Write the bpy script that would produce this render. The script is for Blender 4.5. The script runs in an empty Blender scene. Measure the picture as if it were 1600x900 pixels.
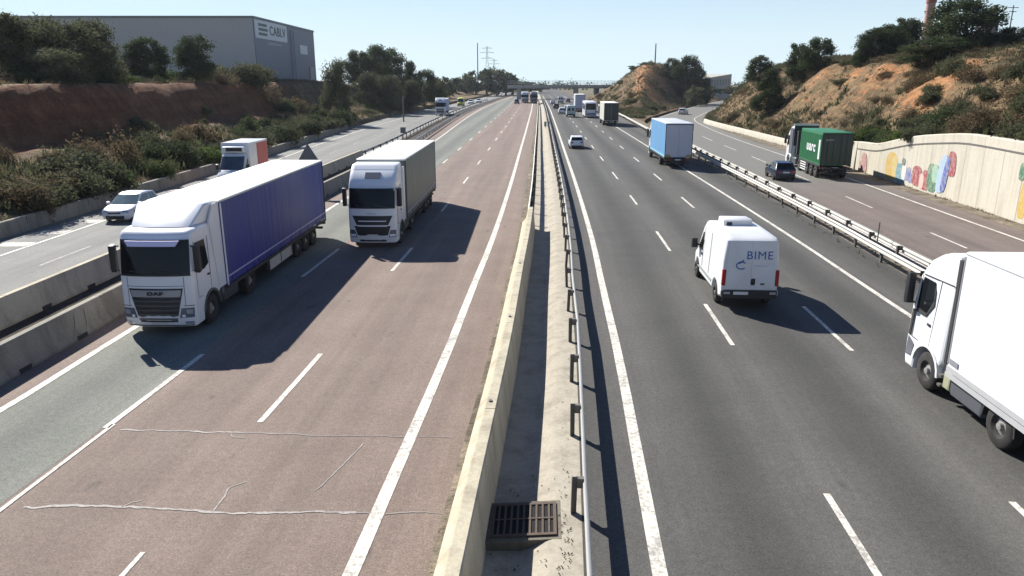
import bpy, math, random
from mathutils import Vector, Matrix, noise
R = random.Random(7)
S = bpy.context.scene
COL = S.collection
# ------------------------------------------------------------------ camera numbers
F = 1150.0; CH = 8.0; PIT = math.atan((450 - 125) / F)
def ray(x, y):
    u = (x - 800) / F; v = (450 - y) / F
    return (u, math.cos(PIT) + v * math.sin(PIT), -math.sin(PIT) + v * math.cos(PIT))
def at(x, y, Y):
    d = ray(x, y); t = Y / d[1]
    return Vector((d[0] * t, Y, CH + d[2] * t))
def interp(pts):
    xs = [p[0] for p in pts]; ys = [p[1] for p in pts]; n = len(xs)
    h = [xs[i+1] - xs[i] for i in range(n-1)]; d = [(ys[i+1] - ys[i]) / h[i] for i in range(n-1)]
    m = [d[0]] + [0 if d[i-1]*d[i] <= 0 else 2*d[i-1]*d[i]/(d[i-1]+d[i]) for i in range(1, n-1)] + [d[-1]]
    def f(x):
        if x <= xs[0]: return ys[0] + d[0] * (x - xs[0])
        if x >= xs[-1]: return ys[-1] + d[-1] * (x - xs[-1])
        i = 0
        while x > xs[i+1]: i += 1
        t = (x - xs[i]) / h[i]; a = t*t; b = a*t
        return (2*b-3*a+1)*ys[i] + (b-2*a+t)*h[i]*m[i] + (-2*b+3*a)*ys[i+1] + (b-a)*h[i]*m[i+1]
    return f
def sstep(a, b, x):
    t = max(0, min(1, (x - a) / (b - a))); return t*t*(3-2*t)
def nz(x, y, s, o=3):
    v = 0; a = 1
    for k in range(o):
        v += a * noise.noise(Vector((x*s, y*s, 3.7*k))); a *= .5; s *= 2.1
    return v
# ------------------------------------------------------------------ road lines, X as a function of Y
c = interp([(-60, -4.6), (10.5, -.12), (15.9, .27), (20.3, .58), (28.3, 1.03), (36.7, 1.53), (56.9, 2.42), (85, 3.47), (137, 5.4), (234, 8.8), (400, 13.5), (800, 24)])
A_left = interp([(-60, -15), (10, -13.3), (17, -12.84), (23, -12.68), (36, -12.2), (48.7, -11.72), (75, -11), (106, -10.45), (160, -10), (211, -9), (289, -5.3), (400, 1), (800, 13)])
bar1 = interp([(-60, -15), (10, -14.35), (18, -14.25), (25, -14.1), (50, -13.6), (60, -13.2), (80, -12.75), (101, -12.4), (131, -12.4), (163, -12.3), (230, -10.2), (300, -6.5), (400, -.5), (800, 11)])
bar2 = interp([(-60, -18.5), (12, -17.5), (24, -17.3), (31, -17.1), (45, -16.75), (63, -16.3), (80, -15.7), (96, -15.3), (136, -15.1), (196, -14.0), (300, -9.5), (400, -3.5), (800, 8)])
wallL = interp([(-60, -28), (10, -27.3), (38, -26.8), (66, -26.6), (90, -26.9), (110, -27.3), (134, -28), (175, -27), (233, -23), (300, -18), (400, -12), (800, 0)])
Dline = interp([(-60, -25), (34, -24.2), (43, -24.1), (70, -24.3), (101, -24.9), (125, -24.9), (175, -23.5), (233, -20), (300, -15), (400, -9), (800, 3)])
NR = interp([(-60, 9.5), (10, 14.6), (24, 15.85), (30.3, 16.4), (36.8, 16.95), (43, 17.4), (55, 18.1), (70, 18.9), (85, 19.6), (127, 21.8), (166, 24), (234, 26.6), (300, 29), (400, 32), (800, 42)])
FR = interp([(-60, 11), (10, 15.9), (24, 17.1), (30, 17.5), (41, 18.35), (49, 18.8), (68, 19.95), (85, 20.8), (105, 22.1), (118, 23.6), (130, 25.3), (142, 27.5), (156, 30.6)])
XR = interp([(-60, 22), (10, 26.7), (30, 28.5), (41.5, 29.4), (47, 30.0), (54.5, 30.6), (63, 31.3), (75, 32.6), (93.5, 34.3), (112, 35.2), (130, 36), (144, 37), (156, 39.5), (178, 46), (200, 54.5), (225, 64), (252, 74), (282, 86), (327, 106), (420, 150), (800, 330)])
CW = interp([(-60, 4.6), (30, 4.6), (41.5, 4.55), (49, 4.6), (54, 4.25), (58, 3.8), (61, 3.3), (64.5, 2.75), (70, 2.5), (80, 1.6), (90, .85), (112, .8), (150, .75), (400, .6)])
Cpath = [(14, -60), (17.6, -20), (20.2, 10), (21.3, 25), (22.4, 36), (23.3, 47.4), (24.2, 58), (25.5, 74.7), (26.4, 88), (27.6, 106), (30, 130), (34.2, 158), (41, 180), (49, 203), (58, 228), (68, 255), (80, 285), (100, 330)]
def smooth_path(P, step=3.0):
    n = len(P); out = []
    for i in range(n-1):
        p0 = Vector(P[max(0, i-1)]); p1 = Vector(P[i]); p2 = Vector(P[i+1]); p3 = Vector(P[min(n-1, i+2)])
        k = max(2, int((p2-p1).length/step))
        for j in range(k):
            t = j/k
            out.append(.5*((2*p1) + (p2-p0)*t + (2*p0-5*p1+4*p2-p3)*t*t + (-p0+3*p1-3*p2+p3)*t*t*t))
    out.append(Vector(P[-1])); return out
def offset_path(path, d):
    out = []
    for i, p in enumerate(path):
        t = (path[min(i+1, len(path)-1)] - path[max(i-1, 0)]).normalized()
        out.append(Vector((p.x + t.y*d, p.y - t.x*d)))
    return out
CP = smooth_path(Cpath)
# ------------------------------------------------------------------ materials
MATS = {}
def nodes_of(name):
    m = bpy.data.materials.new(name); m.use_nodes = True
    nt = m.node_tree; b = nt.nodes['Principled BSDF']
    return m, nt, b
def N(nt, t, **kw):
    n = nt.nodes.new(t)
    for k, v in kw.items():
        if k.startswith('i_'): n.inputs[k[2:].replace('_', ' ')].default_value = v
        else: setattr(n, k, v)
    return n
def ramp(nt, fac, stops):
    r = nt.nodes.new('ShaderNodeValToRGB'); e = r.color_ramp.elements
    while len(e) < len(stops): e.new(.5)
    for el, (p, col) in zip(e, stops):
        el.position = p; el.color = (*col, 1) if len(col) == 3 else col
    nt.links.new(fac, r.inputs[0]); return r.outputs[0]
def mixc(nt, fac, a, b, mode='MIX'):
    m = nt.nodes.new('ShaderNodeMix'); m.data_type = 'RGBA'; m.blend_type = mode
    for sock, v in ((m.inputs[0], fac), (m.inputs[6], a), (m.inputs[7], b)):
        if hasattr(v, 'is_linked'): nt.links.new(v, sock)
        elif isinstance(v, (int, float)): sock.default_value = v
        else: sock.default_value = (*v, 1)
    return m.outputs[2]
def coords(nt, kind='Object'):
    return nt.nodes.new('ShaderNodeTexCoord').outputs[kind]
def geo_pos(nt): return nt.nodes.new('ShaderNodeNewGeometry').outputs['Position']
def tex(nt, vec, scale, detail=4, rough=.55, sc3=None):
    if sc3:
        mp = nt.nodes.new('ShaderNodeMapping'); mp.inputs['Scale'].default_value = sc3; nt.links.new(vec, mp.inputs[0]); vec = mp.outputs[0]
    t = N(nt, 'ShaderNodeTexNoise'); t.inputs['Scale'].default_value = scale; t.inputs['Detail'].default_value = detail; t.inputs['Roughness'].default_value = rough
    nt.links.new(vec, t.inputs['Vector']); return t.outputs['Fac']
def bump(nt, b, h, strength=.3, dist=.02):
    n = N(nt, 'ShaderNodeBump'); n.inputs['Strength'].default_value = strength; n.inputs['Distance'].default_value = dist
    nt.links.new(h, n.inputs['Height']); nt.links.new(n.outputs[0], b.inputs['Normal'])
def mth(nt, op, a, b=None, c_=None):
    n = N(nt, 'ShaderNodeMath', operation=op)
    for s, v in zip(n.inputs, (a, b, c_)):
        if v is None: continue
        if hasattr(v, 'is_linked'): nt.links.new(v, s)
        else: s.default_value = v
    return n.outputs[0]
def plain(name, col, rough=.5, metal=0, dirt=.25, scale=2.5, spec=.5, coat=0, dirtcol=None):
    """paint or plastic with faint uneven dirt"""
    if name in MATS: return MATS[name]
    m, nt, b = nodes_of(name)
    p = coords(nt)
    n1 = tex(nt, p, scale, 5, .6)
    n2 = tex(nt, p, scale*6, 3, .6, (1, 1, .12) if 'white' in name else None)
    f = mth(nt, 'MULTIPLY', ramp(nt, n1, [(.35, (0, 0, 0)), (.75, (1, 1, 1))]), dirt)
    dc = dirtcol or tuple(x*.55+.02 for x in col)
    cc = mixc(nt, f, col, dc)
    cc = mixc(nt, mth(nt, 'MULTIPLY', n2, dirt*.35), cc, tuple(x*.8 for x in col))
    nt.links.new(cc, b.inputs['Base Color'])
    b.inputs['Metallic'].default_value = metal
    b.inputs['Specular IOR Level'].default_value = spec
    nt.links.new(mth(nt, 'MULTIPLY_ADD', n1, .25, rough-.1), b.inputs['Roughness'])
    b.inputs['Coat Weight'].default_value = coat
    MATS[name] = m; return m
def asphalt(name, c1, c2, track=0, lane=3.6, phase=0, tcol=(.5, .5, .5), big=None):
    m, nt, b = nodes_of(name)
    uv = coords(nt, 'UV'); P = geo_pos(nt)
    fine = tex(nt, P, 26, 3, .7); mid = tex(nt, P, .55, 5, .6); strk = tex(nt, uv, 1.0, 4, .6, (1.3, .035, 1)); grain = tex(nt, P, 7, 4, .7)
    base = mixc(nt, ramp(nt, mid, [(.3, (0, 0, 0)), (.7, (1, 1, 1))]), c1, c2)
    base = mixc(nt, .85, base, ramp(nt, fine, [(.25, (.45, .45, .45)), (.5, (.97, .97, .97)), (.75, (1.6, 1.57, 1.5))]), 'MULTIPLY')
    base = mixc(nt, .6, base, ramp(nt, grain, [(.3, (.72, .72, .72)), (.7, (1.25, 1.25, 1.25))]), 'MULTIPLY')
    base = mixc(nt, .8, base, ramp(nt, strk, [(.3, (.78, .78, .78)), (.7, (1.16, 1.155, 1.15))]), 'MULTIPLY')
    spots = tex(nt, P, 1.7, 2, .5, (1, .45, 1))
    base = mixc(nt, ramp(nt, spots, [(.70, (0, 0, 0)), (.78, (.55, .55, .55))]), base, (.05, .047, .043))
    if track:
        sx = N(nt, 'ShaderNodeSeparateXYZ'); nt.links.new(uv, sx.inputs[0])
        w = mth(nt, 'COSINE', mth(nt, 'MULTIPLY', mth(nt, 'ADD', sx.outputs[0], -phase), 2*math.pi/lane))
        w2 = mth(nt, 'MULTIPLY', mth(nt, 'POWER', mth(nt, 'MULTIPLY_ADD', w, .5, .5), 1.6), mth(nt, 'MULTIPLY_ADD', strk, .9, .5))
        base = mixc(nt, mth(nt, 'MULTIPLY', w2, track), base, tcol, 'MULTIPLY')
    if big:      # second asphalt laid in a patch further along: (from v, to v, colour multiplier)
        sx = N(nt, 'ShaderNodeSeparateXYZ'); nt.links.new(P, sx.inputs[0])
        k = N(nt, 'ShaderNodeMapRange'); nt.links.new(sx.outputs[1], k.inputs[0]); k.inputs[1].default_value = big[0]; k.inputs[2].default_value = big[1]
        base = mixc(nt, k.outputs[0], base, mixc(nt, .8, big[2], ramp(nt, fine, [(.25, (.55, .55, .55)), (.75, (1.4, 1.4, 1.4))]), 'MULTIPLY'))
    nt.links.new(base, b.inputs['Base Color'])
    b.inputs['Roughness'].default_value = .85; b.inputs['Specular IOR Level'].default_value = .22
    bump(nt, b, fine, .5, .01)
    return m
M_A = asphalt('asphalt_reddish', (.190, .142, .115), (.228, .175, .142), .5, 3.65, -4.5, (.78, .78, .8))
M_AG = asphalt('asphalt_greenish_grey', (.165, .170, .143), (.195, .198, .168), .75, 3.6, -11.75, (.6, .6, .62))
M_B = asphalt('asphalt_grey', (.090, .087, .079), (.107, .103, .093), .85, 3.55, 4.5, (.56, .57, .57))
M_C = asphalt('asphalt_reddish_slip', (.155, .124, .107), (.185, .15, .13), .4, 3.4, 20, (.7, .7, .72), (50, 66, (.165, .16, .142)))
M_D = asphalt('asphalt_pale', (.18, .178, .163), (.215, .212, .193), .4, 3.3, -21.4, (.75, .75, .76))
def paintmat(name, col, wear=.35):
    m, nt, b = nodes_of(name); P = geo_pos(nt)
    n = tex(nt, P, 9, 5, .75); n2 = tex(nt, P, 1.1, 3)
    f = ramp(nt, mth(nt, 'ADD', n, mth(nt, 'MULTIPLY_ADD', n2, .5, -.25)), [(.58-wear*.25, (0, 0, 0)), (.74-wear*.2, (1, 1, 1))])
    nt.links.new(mixc(nt, mth(nt, 'MULTIPLY', f, wear*1.6), col, (.2, .185, .165)), b.inputs['Base Color']); b.inputs['Roughness'].default_value = .75
    return m
M_LINE = paintmat('road_paint', (.64, .60, .51), .5); M_LINEW = paintmat('worn_road_paint', (.46, .42, .35), .7)
def concrete(name, c1, c2, stain=(.14, .11, .08), amt=.5, vert=True):
    m, nt, b = nodes_of(name); P = geo_pos(nt)
    a = tex(nt, P, .7, 6, .65); f = tex(nt, P, 14, 4, .7); st = tex(nt, P, 1.6, 5, .65, (1, 1, .12) if vert else None)
    cc = mixc(nt, a, c1, c2)
    cc = mixc(nt, mth(nt, 'MULTIPLY', ramp(nt, st, [(.45, (0, 0, 0)), (.72, (1, 1, 1))]), amt), cc, stain)
    cc = mixc(nt, .6, cc, ramp(nt, f, [(.3, (.75, .75, .75)), (.7, (1.2, 1.2, 1.2))]), 'MULTIPLY')
    nt.links.new(cc, b.inputs['Base Color']); b.inputs['Roughness'].default_value = .9; b.inputs['Specular IOR Level'].default_value = .25
    bump(nt, b, f, .35, .01); return m
M_CON = concrete('concrete_cream', (.52, .46, .33), (.44, .395, .29))
M_CONG = concrete('concrete_grey', (.32, .29, .23), (.25, .23, .19), (.10, .085, .065), .6)
M_DITCH = concrete('concrete_ditch', (.40, .36, .285), (.345, .31, .245), (.17, .145, .11), .6, False)
M_WALL = concrete('concrete_retaining', (.58, .535, .43), (.48, .445, .365), (.30, .26, .19), .45)
M_BRDG = concrete('concrete_bridge', (.42, .42, .38), (.36, .36, .33))
M_STEEL = plain('galvanised_steel', (.56, .54, .48), .5, .25, .45, 1.2)
M_POST = plain('weathered_steel', (.16, .15, .135), .6, .3, .5)
M_DARK = plain('dark_plastic', (.02, .02, .022), .5, 0, .3)
M_RUB = plain('tyre_rubber', (.025, .024, .023), .85, 0, .5, 3, .3, dirtcol=(.09, .08, .07))
M_RIM = plain('rim_metal', (.42, .41, .39), .4, .5, .5, 4)
M_CHAS = plain('chassis_dark', (.035, .033, .032), .7, .1, .5)
M_WHITE = plain('white_paint', (.78, .79, .80), .3, 0, .22, 1.0, .5, .3, dirtcol=(.55, .53, .48))
M_WHITEV = plain('white_van_paint', (.74, .75, .75), .35, 0, .4, 1.2, .5, .2, dirtcol=(.5, .48, .43))
M_CREAMTOP = plain('roof_tarpaulin', (.74, .74, .68), .6, 0, .3, .8, dirtcol=(.45, .42, .34))
M_CHROME = plain('bright_strip', (.55, .56, .58), .3, .7, .1)
M_REDL = plain('red_lens', (.32, .012, .015), .2, 0, .1)
M_AMBER = plain('amber_lens', (.5, .17, .02), .2, 0, .1)
M_LENS = plain('headlight_lens', (.42, .45, .5), .12, .4, .1, 8)
M_PLATE = plain('plate_white', (.7, .7, .68), .4, 0, .1)
M_PLATEY = plain('plate_pale', (.5, .48, .42), .5, 0, .2)
def glassmat(name, col=(.006, .007, .008), rough=.06):
    m, nt, b = nodes_of(name); n = tex(nt, coords(nt), 1.5, 3)
    nt.links.new(mixc(nt, n, col, tuple(x*2.2 for x in col)), b.inputs['Base Color'])
    b.inputs['Roughness'].default_value = rough; b.inputs['Specular IOR Level'].default_value = .22; return m
M_GLASS = glassmat('dark_glass'); M_GLASSB = glassmat('bluish_glass', (.035, .05, .07)); M_GLASSG = glassmat('pale_glass', (.08, .11, .12))
def curtain(name, col, sat=.25):
    m, nt, b = nodes_of(name); p = coords(nt)
    n = tex(nt, p, .45, 4, .6, (1, 1, .5)); w = tex(nt, p, 3.0, 3, .5, (1, 1, .06)); sp = tex(nt, p, 6, 5, .7)
    cc = mixc(nt, ramp(nt, n, [(.38, (0, 0, 0)), (.72, (1, 1, 1))]), col, tuple(min(1, x*.75+sat*.16) for x in col))
    cc = mixc(nt, mth(nt, 'MULTIPLY', sp, .3), cc, tuple(x*.55 for x in col))
    nt.links.new(cc, b.inputs['Base Color']); b.inputs['Roughness'].default_value = .42
    bump(nt, b, w, .7, .07); return m
M_VIOLET = curtain('violet_tarpaulin', (.020, .029, .23)); M_GREYT = curtain('dark_grey_tarpaulin', (.062, .102, .090))
M_SKYB = curtain('light_blue_tarpaulin', (.13, .33, .58)); M_GREEN = curtain('green_container_paint', (.022, .19, .068), .15)
M_DKGREEN = curtain('dark_green_doors', (.014, .040, .026)); M_BLACKT = curtain('black_tarpaulin', (.03, .035, .035))
def leafmat(name, c1, c2, trans=.35):
    m, nt, b = nodes_of(name); P = geo_pos(nt)
    oi = nt.nodes.new('ShaderNodeObjectInfo').outputs['Random']
    n = tex(nt, P, .9, 4, .6); n2 = tex(nt, P, 6.0, 2)
    f = mth(nt, 'ADD', mth(nt, 'MULTIPLY', n, .7), mth(nt, 'MULTIPLY_ADD', n2, .5, -.1))
    cc = mixc(nt, ramp(nt, f, [(.32, (0, 0, 0)), (.72, (1, 1, 1))]), c1, c2)
    cc = mixc(nt, mth(nt, 'MULTIPLY', oi, .35), cc, tuple(.6*x for x in c1))
    nt.links.new(cc, b.inputs['Base Color']); b.inputs['Roughness'].default_value = .8; b.inputs['Specular IOR Level'].default_value = .08
    t = N(nt, 'ShaderNodeBsdfTranslucent'); nt.links.new(cc, t.inputs[0])
    ms = N(nt, 'ShaderNodeMixShader'); ms.inputs[0].default_value = trans
    nt.links.new(b.outputs[0], ms.inputs[1]); nt.links.new(t.outputs[0], ms.inputs[2])
    nt.links.new(ms.outputs[0], nt.nodes['Material Output'].inputs[0]); return m
L_PINE = leafmat('pine_foliage', (.034, .052, .021), (.085, .105, .044), .42)
L_OLIVE = leafmat('olive_foliage', (.062, .070, .036), (.135, .138, .072), .42)
L_GREEN = leafmat('green_foliage', (.045, .078, .016), (.125, .165, .042), .42)
L_DRY = leafmat('dry_foliage', (.10, .072, .04), (.20, .15, .085), .4)
L_GRASS = leafmat('dry_grass', (.12, .09, .05), (.24, .18, .105), .3)
M_BARK = plain('bark', (.10, .075, .055), .9, 0, .6)
def soil(name, stops, scl=.08, stony=(.35, .27, .18), second=None):
    m, nt, b = nodes_of(name); P = geo_pos(nt)
    n = tex(nt, P, scl, 6, .62); n2 = tex(nt, P, 1.1, 6, .7); n3 = tex(nt, P, 5.0, 3, .7)
    f = mth(nt, 'ADD', n, mth(nt, 'MULTIPLY_ADD', n2, .3, -.15))
    cc = ramp(nt, f, stops)
    if second:      # exposed earth: attribute painted by height band on the cut face
        at_ = N(nt, 'ShaderNodeAttribute'); at_.attribute_name = 'earth'
        k = mth(nt, 'ADD', at_.outputs['Fac'], mth(nt, 'MULTIPLY_ADD', n2, 1.5, -.75))
        cc = mixc(nt, ramp(nt, k, [(.42, (0, 0, 0)), (.62, (1, 1, 1))]), cc, mixc(nt, ramp(nt, tex(nt, P, .25, 5, .7, (1, 1, 2.2)), [(.35, (0, 0, 0)), (.65, (1, 1, 1))]), *second))
    gl = tex(nt, P, 1.0, 5, .65, (.9, .9, .16)); st = tex(nt, P, 1.0, 4, .6, (.06, .06, 1.5))
    cc = mixc(nt, .75, cc, ramp(nt, gl, [(.35, (.62, .60, .58)), (.65, (1.28, 1.25, 1.2))]), 'MULTIPLY')
    cc = mixc(nt, .5, cc, ramp(nt, st, [(.4, (.72, .70, .68)), (.6, (1.2, 1.18, 1.15))]), 'MULTIPLY')
    cc = mixc(nt, .8, cc, ramp(nt, n3, [(.3, (.6, .6, .6)), (.7, (1.35, 1.35, 1.35))]), 'MULTIPLY')
    nt.links.new(cc, b.inputs['Base Color']); b.inputs['Roughness'].default_value = .95; b.inputs['Specular IOR Level'].default_value = .15
    bump(nt, b, n2, .9, .25); return m
M_SOILL = soil('bank_soil_dark', [(.3, (.07, .055, .03)), (.45, (.13, .095, .05)), (.58, (.21, .15, .085)), (.72, (.10, .08, .042))], .10, second=((.13, .055, .026), (.19, .088, .044)))
M_SOILR = soil('bank_soil_warm', [(.3, (.05, .047, .024)), (.45, (.12, .083, .045)), (.6, (.185, .128, .07)), (.72, (.085, .073, .036))], .10, second=((.29, .125, .05), (.34, .20, .10)))
M_GROUND = soil('ground_soil', [(.3, (.09, .085, .05)), (.5, (.17, .14, .09)), (.7, (.10, .105, .055))], .03)
M_DIRT = soil('strip_dirt', [(.3, (.12, .10, .075)), (.5, (.19, .165, .125)), (.7, (.25, .21, .155))], .5)
M_DIRTD = soil('dark_gravel_strip', [(.3, (.04, .036, .03)), (.5, (.07, .06, .05)), (.7, (.10, .085, .065))], .5)
# ------------------------------------------------------------------ mesh helpers
def link(name, me, parent=None, mat=None, angle=35, smooth=True):
    o = bpy.data.objects.new(name, me); COL.objects.link(o)
    if mat: me.materials.append(mat)
    if parent: o.parent = parent
    if smooth and len(me.polygons):
        me.polygons.foreach_set('use_smooth', [True]*len(me.polygons)); me.set_sharp_from_angle(angle=math.radians(angle))
    return o
def tag(o, label=None, cat=None, group=None, kind=None):
    if label: o['label'] = label
    if cat: o['category'] = cat
    if group: o['group'] = group
    if kind: o['kind'] = kind
    return o
def thing(name, label, cat, loc=(0, 0, 0), hd=None, group=None):
    o = bpy.data.objects.new(name, None); COL.objects.link(o); o.location = loc; o.empty_display_size = .5
    if hd: o.rotation_euler = (0, 0, math.atan2(-hd[0], hd[1]))
    return tag(o, label, cat, group)
def inset(poly, r):
    out = []; n = len(poly)
    for i in range(n):
        a, b, d = poly[i-1], poly[i], poly[(i+1) % n]
        e1 = Vector((b[0]-a[0], b[1]-a[1])); e2 = Vector((d[0]-b[0], d[1]-b[1]))
        if e1.length < 1e-6 or e2.length < 1e-6: out.append(b); continue
        e1.normalize(); e2.normalize()
        n1 = Vector((-e1.y, e1.x)); n2 = Vector((-e2.y, e2.x)); bi = n1+n2
        if bi.length < .2: out.append(b); continue
        bi.normalize(); k = r/max(.5, bi.dot(n1)); out.append((b[0]+bi.x*k, b[1]+bi.y*k))
    return out
class MB:
    def __init__(s): s.v = []; s.f = []; s.uv = []
    def add(s, vs, fs):
        o = len(s.v); s.v += [tuple(v) for v in vs]; s.f += [tuple(i+o for i in f) for f in fs]; return s
    def box(s, x0, x1, y0, y1, z0, z1):
        return s.add([(x0, y0, z0), (x1, y0, z0), (x1, y1, z0), (x0, y1, z0), (x0, y0, z1), (x1, y0, z1), (x1, y1, z1), (x0, y1, z1)],
                     [(3, 2, 1, 0), (4, 5, 6, 7), (0, 1, 5, 4), (1, 2, 6, 5), (2, 3, 7, 6), (3, 0, 4, 7)])
    def obox(s, p, t, n, up, a, b, d):     # oriented box, half sizes a (t), b (n), d (up)
        p, t, n, up = map(Vector, (p, t, n, up))
        vs = [p+t*a*i+n*b*j+up*d*k for k in (-1, 1) for i, j in ((-1, -1), (1, -1), (1, 1), (-1, 1))]
        return s.add(vs, [(3, 2, 1, 0), (4, 5, 6, 7), (0, 1, 5, 4), (1, 2, 6, 5), (2, 3, 7, 6), (3, 0, 4, 7)])
    def slab(s, prof, x0, x1, r=.03, xs=(), fn=None):
        """profile (y,z), counter-clockwise seen from +X, carried across x with softened ends"""
        r = min(r, (x1-x0)*.4)
        st = [(x0, r), (x0+.3*r, .3*r), (x0+r, 0)]+[(x, 0) for x in xs]+[(x1-r, 0), (x1-.3*r, .3*r), (x1, r)]
        vs = []; n = len(prof)
        for x, q in st:
            P = inset(prof, q) if q else prof
            vs += [(x, y, z) for y, z in P]
        if fn: vs = [fn(*v) for v in vs]
        fs = []
        for k in range(len(st)-1):
            for i in range(n):
                j = (i+1) % n; fs.append((k*n+i, k*n+j, (k+1)*n+j, (k+1)*n+i)[::-1])
        fs.append(tuple(range(n))[::-1]); fs.append(tuple((len(st)-1)*n+i for i in range(n)))
        return s.add(vs, fs)
    def lathe(s, cx, cy, cz, prof, n=24):   # axis x, profile (x offset, radius)
        vs = []; m = len(prof)
        for i in range(n):
            a = 2*math.pi*i/n; vs += [(cx+px, cy+pr*math.cos(a), cz+pr*math.sin(a)) for px, pr in prof]
        fs = [(i*m+k, i*m+k+1, ((i+1) % n)*m+k+1, ((i+1) % n)*m+k) for i in range(n) for k in range(m-1)]
        return s.add(vs, fs)
    def rod(s, p0, p1, r0, r1=None, n=8):
        r1 = r0 if r1 is None else r1; p0 = Vector(p0); p1 = Vector(p1); d = (p1-p0).normalized()
        a = d.orthogonal().normalized(); b = d.cross(a); vs = []
        for p, r in ((p0, r0), (p1, r1)):
            vs += [p+(a*math.cos(2*math.pi*i/n)+b*math.sin(2*math.pi*i/n))*r for i in range(n)]
        fs = [(i, (i+1) % n, n+(i+1) % n, n+i) for i in range(n)]+[tuple(range(n))[::-1], tuple(range(n, 2*n))]
        return s.add(vs, fs)
    def panel(s, pts, off=.01, th=.012, out=None):
        """thin plate standing `off` proud of the plane of pts"""
        P = [Vector(p) for p in pts]; nrm = (P[1]-P[0]).cross(P[2]-P[0])
        if nrm.length < 1e-9: nrm = (P[2]-P[0]).cross(P[-1]-P[0])
        nrm.normalize()
        if out is not None and nrm.dot(Vector(out)) < 0: P.reverse(); nrm = -nrm
        n = len(P); vs = [p+nrm*(off-th) for p in P]+[p+nrm*off for p in P]
        return s.add(vs, [tuple(range(n))[::-1], tuple(range(n, 2*n))]+[(i, (i+1) % n, n+(i+1) % n, n+i) for i in range(n)])
    def sweep(s, path, prof, closed=True, cap=True):
        """path of (x,y[,z]), profile (offset to the right, z)"""
        m = len(prof); vs = []; n = len(path)
        for i, p in enumerate(path):
            a = path[max(0, i-1)]; b = path[min(n-1, i+1)]; t = Vector((b[0]-a[0], b[1]-a[1])).normalized()
            z0 = p[2] if len(p) > 2 else 0
            vs += [(p[0]+t.y*q, p[1]-t.x*q, z0+z) for q, z in prof]
        fs = []
        for i in range(n-1):
            for k in range(m if closed else m-1):
                j = (k+1) % m; fs.append((i*m+k, i*m+j, (i+1)*m+j, (i+1)*m+k))
        if closed and cap: fs += [tuple(range(m))[::-1], tuple((n-1)*m+k for k in range(m))]
        return s.add(vs, fs)
    def build(s, name, mat, parent=None, angle=35, smooth=True):
        me = bpy.data.meshes.new(name); me.from_pydata(s.v, [], s.f)
        return link(name, me, parent, mat, angle, smooth)
def strip(name, fl, fr, Ys, z, mat, parent=None, uref=None, kind='structure'):
    """road surface between two lines X(Y)"""
    vs = []; uv = []; nx = 5
    for Y in Ys:
        a, b = fl(Y), fr(Y); u0 = (uref or c)(Y)
        for k in range(nx):
            X = a+(b-a)*k/(nx-1); vs.append((X, Y, z)); uv.append((X-u0, Y))
    fs = [(i*nx+k, i*nx+k+1, (i+1)*nx+k+1, (i+1)*nx+k) for i in range(len(Ys)-1) for k in range(nx-1)]
    me = bpy.data.meshes.new(name); me.from_pydata(vs, [], fs)
    l = me.uv_layers.new(); l.data.foreach_set('uv', [q for lp in me.loops for q in uv[lp.vertex_index]])
    o = link(name, me, parent, mat, smooth=False)
    if kind and not parent: o['kind'] = kind
    return o
def ribbon(mb, pts, w, z):
    """flat stripe of width w along 2-D points"""
    vs = []; n = len(pts)
    for i, p in enumerate(pts):
        a = pts[max(0, i-1)]; b = pts[min(n-1, i+1)]; t = Vector((b[0]-a[0], b[1]-a[1])).normalized()
        vs += [(p[0]-t.y*w/2, p[1]+t.x*w/2, z), (p[0]+t.y*w/2, p[1]-t.x*w/2, z)]
    mb.add(vs, [(2*i, 2*i+1, 2*i+3, 2*i+2) for i in range(n-1)])
def text(name, body, size, mat, parent, loc, rot, bold=.012, depth=.004, sx=1):
    cu = bpy.data.curves.new(name, 'FONT'); cu.body = body; cu.size = size; cu.extrude = depth; cu.offset = bold; cu.space_character = 1.12; cu.align_x = 'CENTER'; cu.align_y = 'CENTER'
    tmp = bpy.data.objects.new('tmp', cu); COL.objects.link(tmp)
    dg = bpy.context.evaluated_depsgraph_get(); me = bpy.data.meshes.new_from_object(tmp.evaluated_get(dg))
    bpy.data.objects.remove(tmp); o = link(name, me, parent, mat, smooth=False)
    o.location = loc; o.rotation_euler = rot; o.scale = (sx, 1, 1); return o
RX = math.pi/2
def frange(a, b, s):
    out = []
    while a < b: out.append(a); a += s
    return out+[b]
YS = frange(-30, 60, 2)+frange(64, 200, 5)+frange(210, 700, 15)
YS = sorted(set(YS))
# ------------------------------------------------------------------ vehicle helpers
def wheel(parent, x, y, r=.51, w=.3, name='wheel', hub=True, seg=20):
    sx = 1 if x > 0 else -1
    W = MB(); W.lathe(x, y, r+.003, [(-w/2, r*.55), (-w/2, r*.9), (-w/2+.04, r), (w/2-.04, r), (w/2, r*.9), (w/2, r*.55), (w/2-.06, r*.4), (-w/2+.06, r*.4), (-w/2, r*.55)], seg)
    o = W.build(name, M_RUB, parent, 50)
    if hub:
        h = MB(); e = x+sx*w/2
        h.lathe(x, y, r+.003, [(sx*(w/2-.005), r*.58), (sx*(w/2-.02), r*.5), (sx*(w/2-.09), r*.42), (sx*(w/2-.07), r*.2), (sx*(w/2+.0), r*.17), (sx*(w/2+.01), .001)], seg)
        h.build('rim', M_RIM, o, 30)
    return o
def arcpts(yc, zc, r, n=9, a0=math.pi, a1=0):
    return [(yc+r*math.cos(a0+(a1-a0)*i/n), zc+r*math.sin(a0+(a1-a0)*i/n)) for i in range(n+1)]
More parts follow.
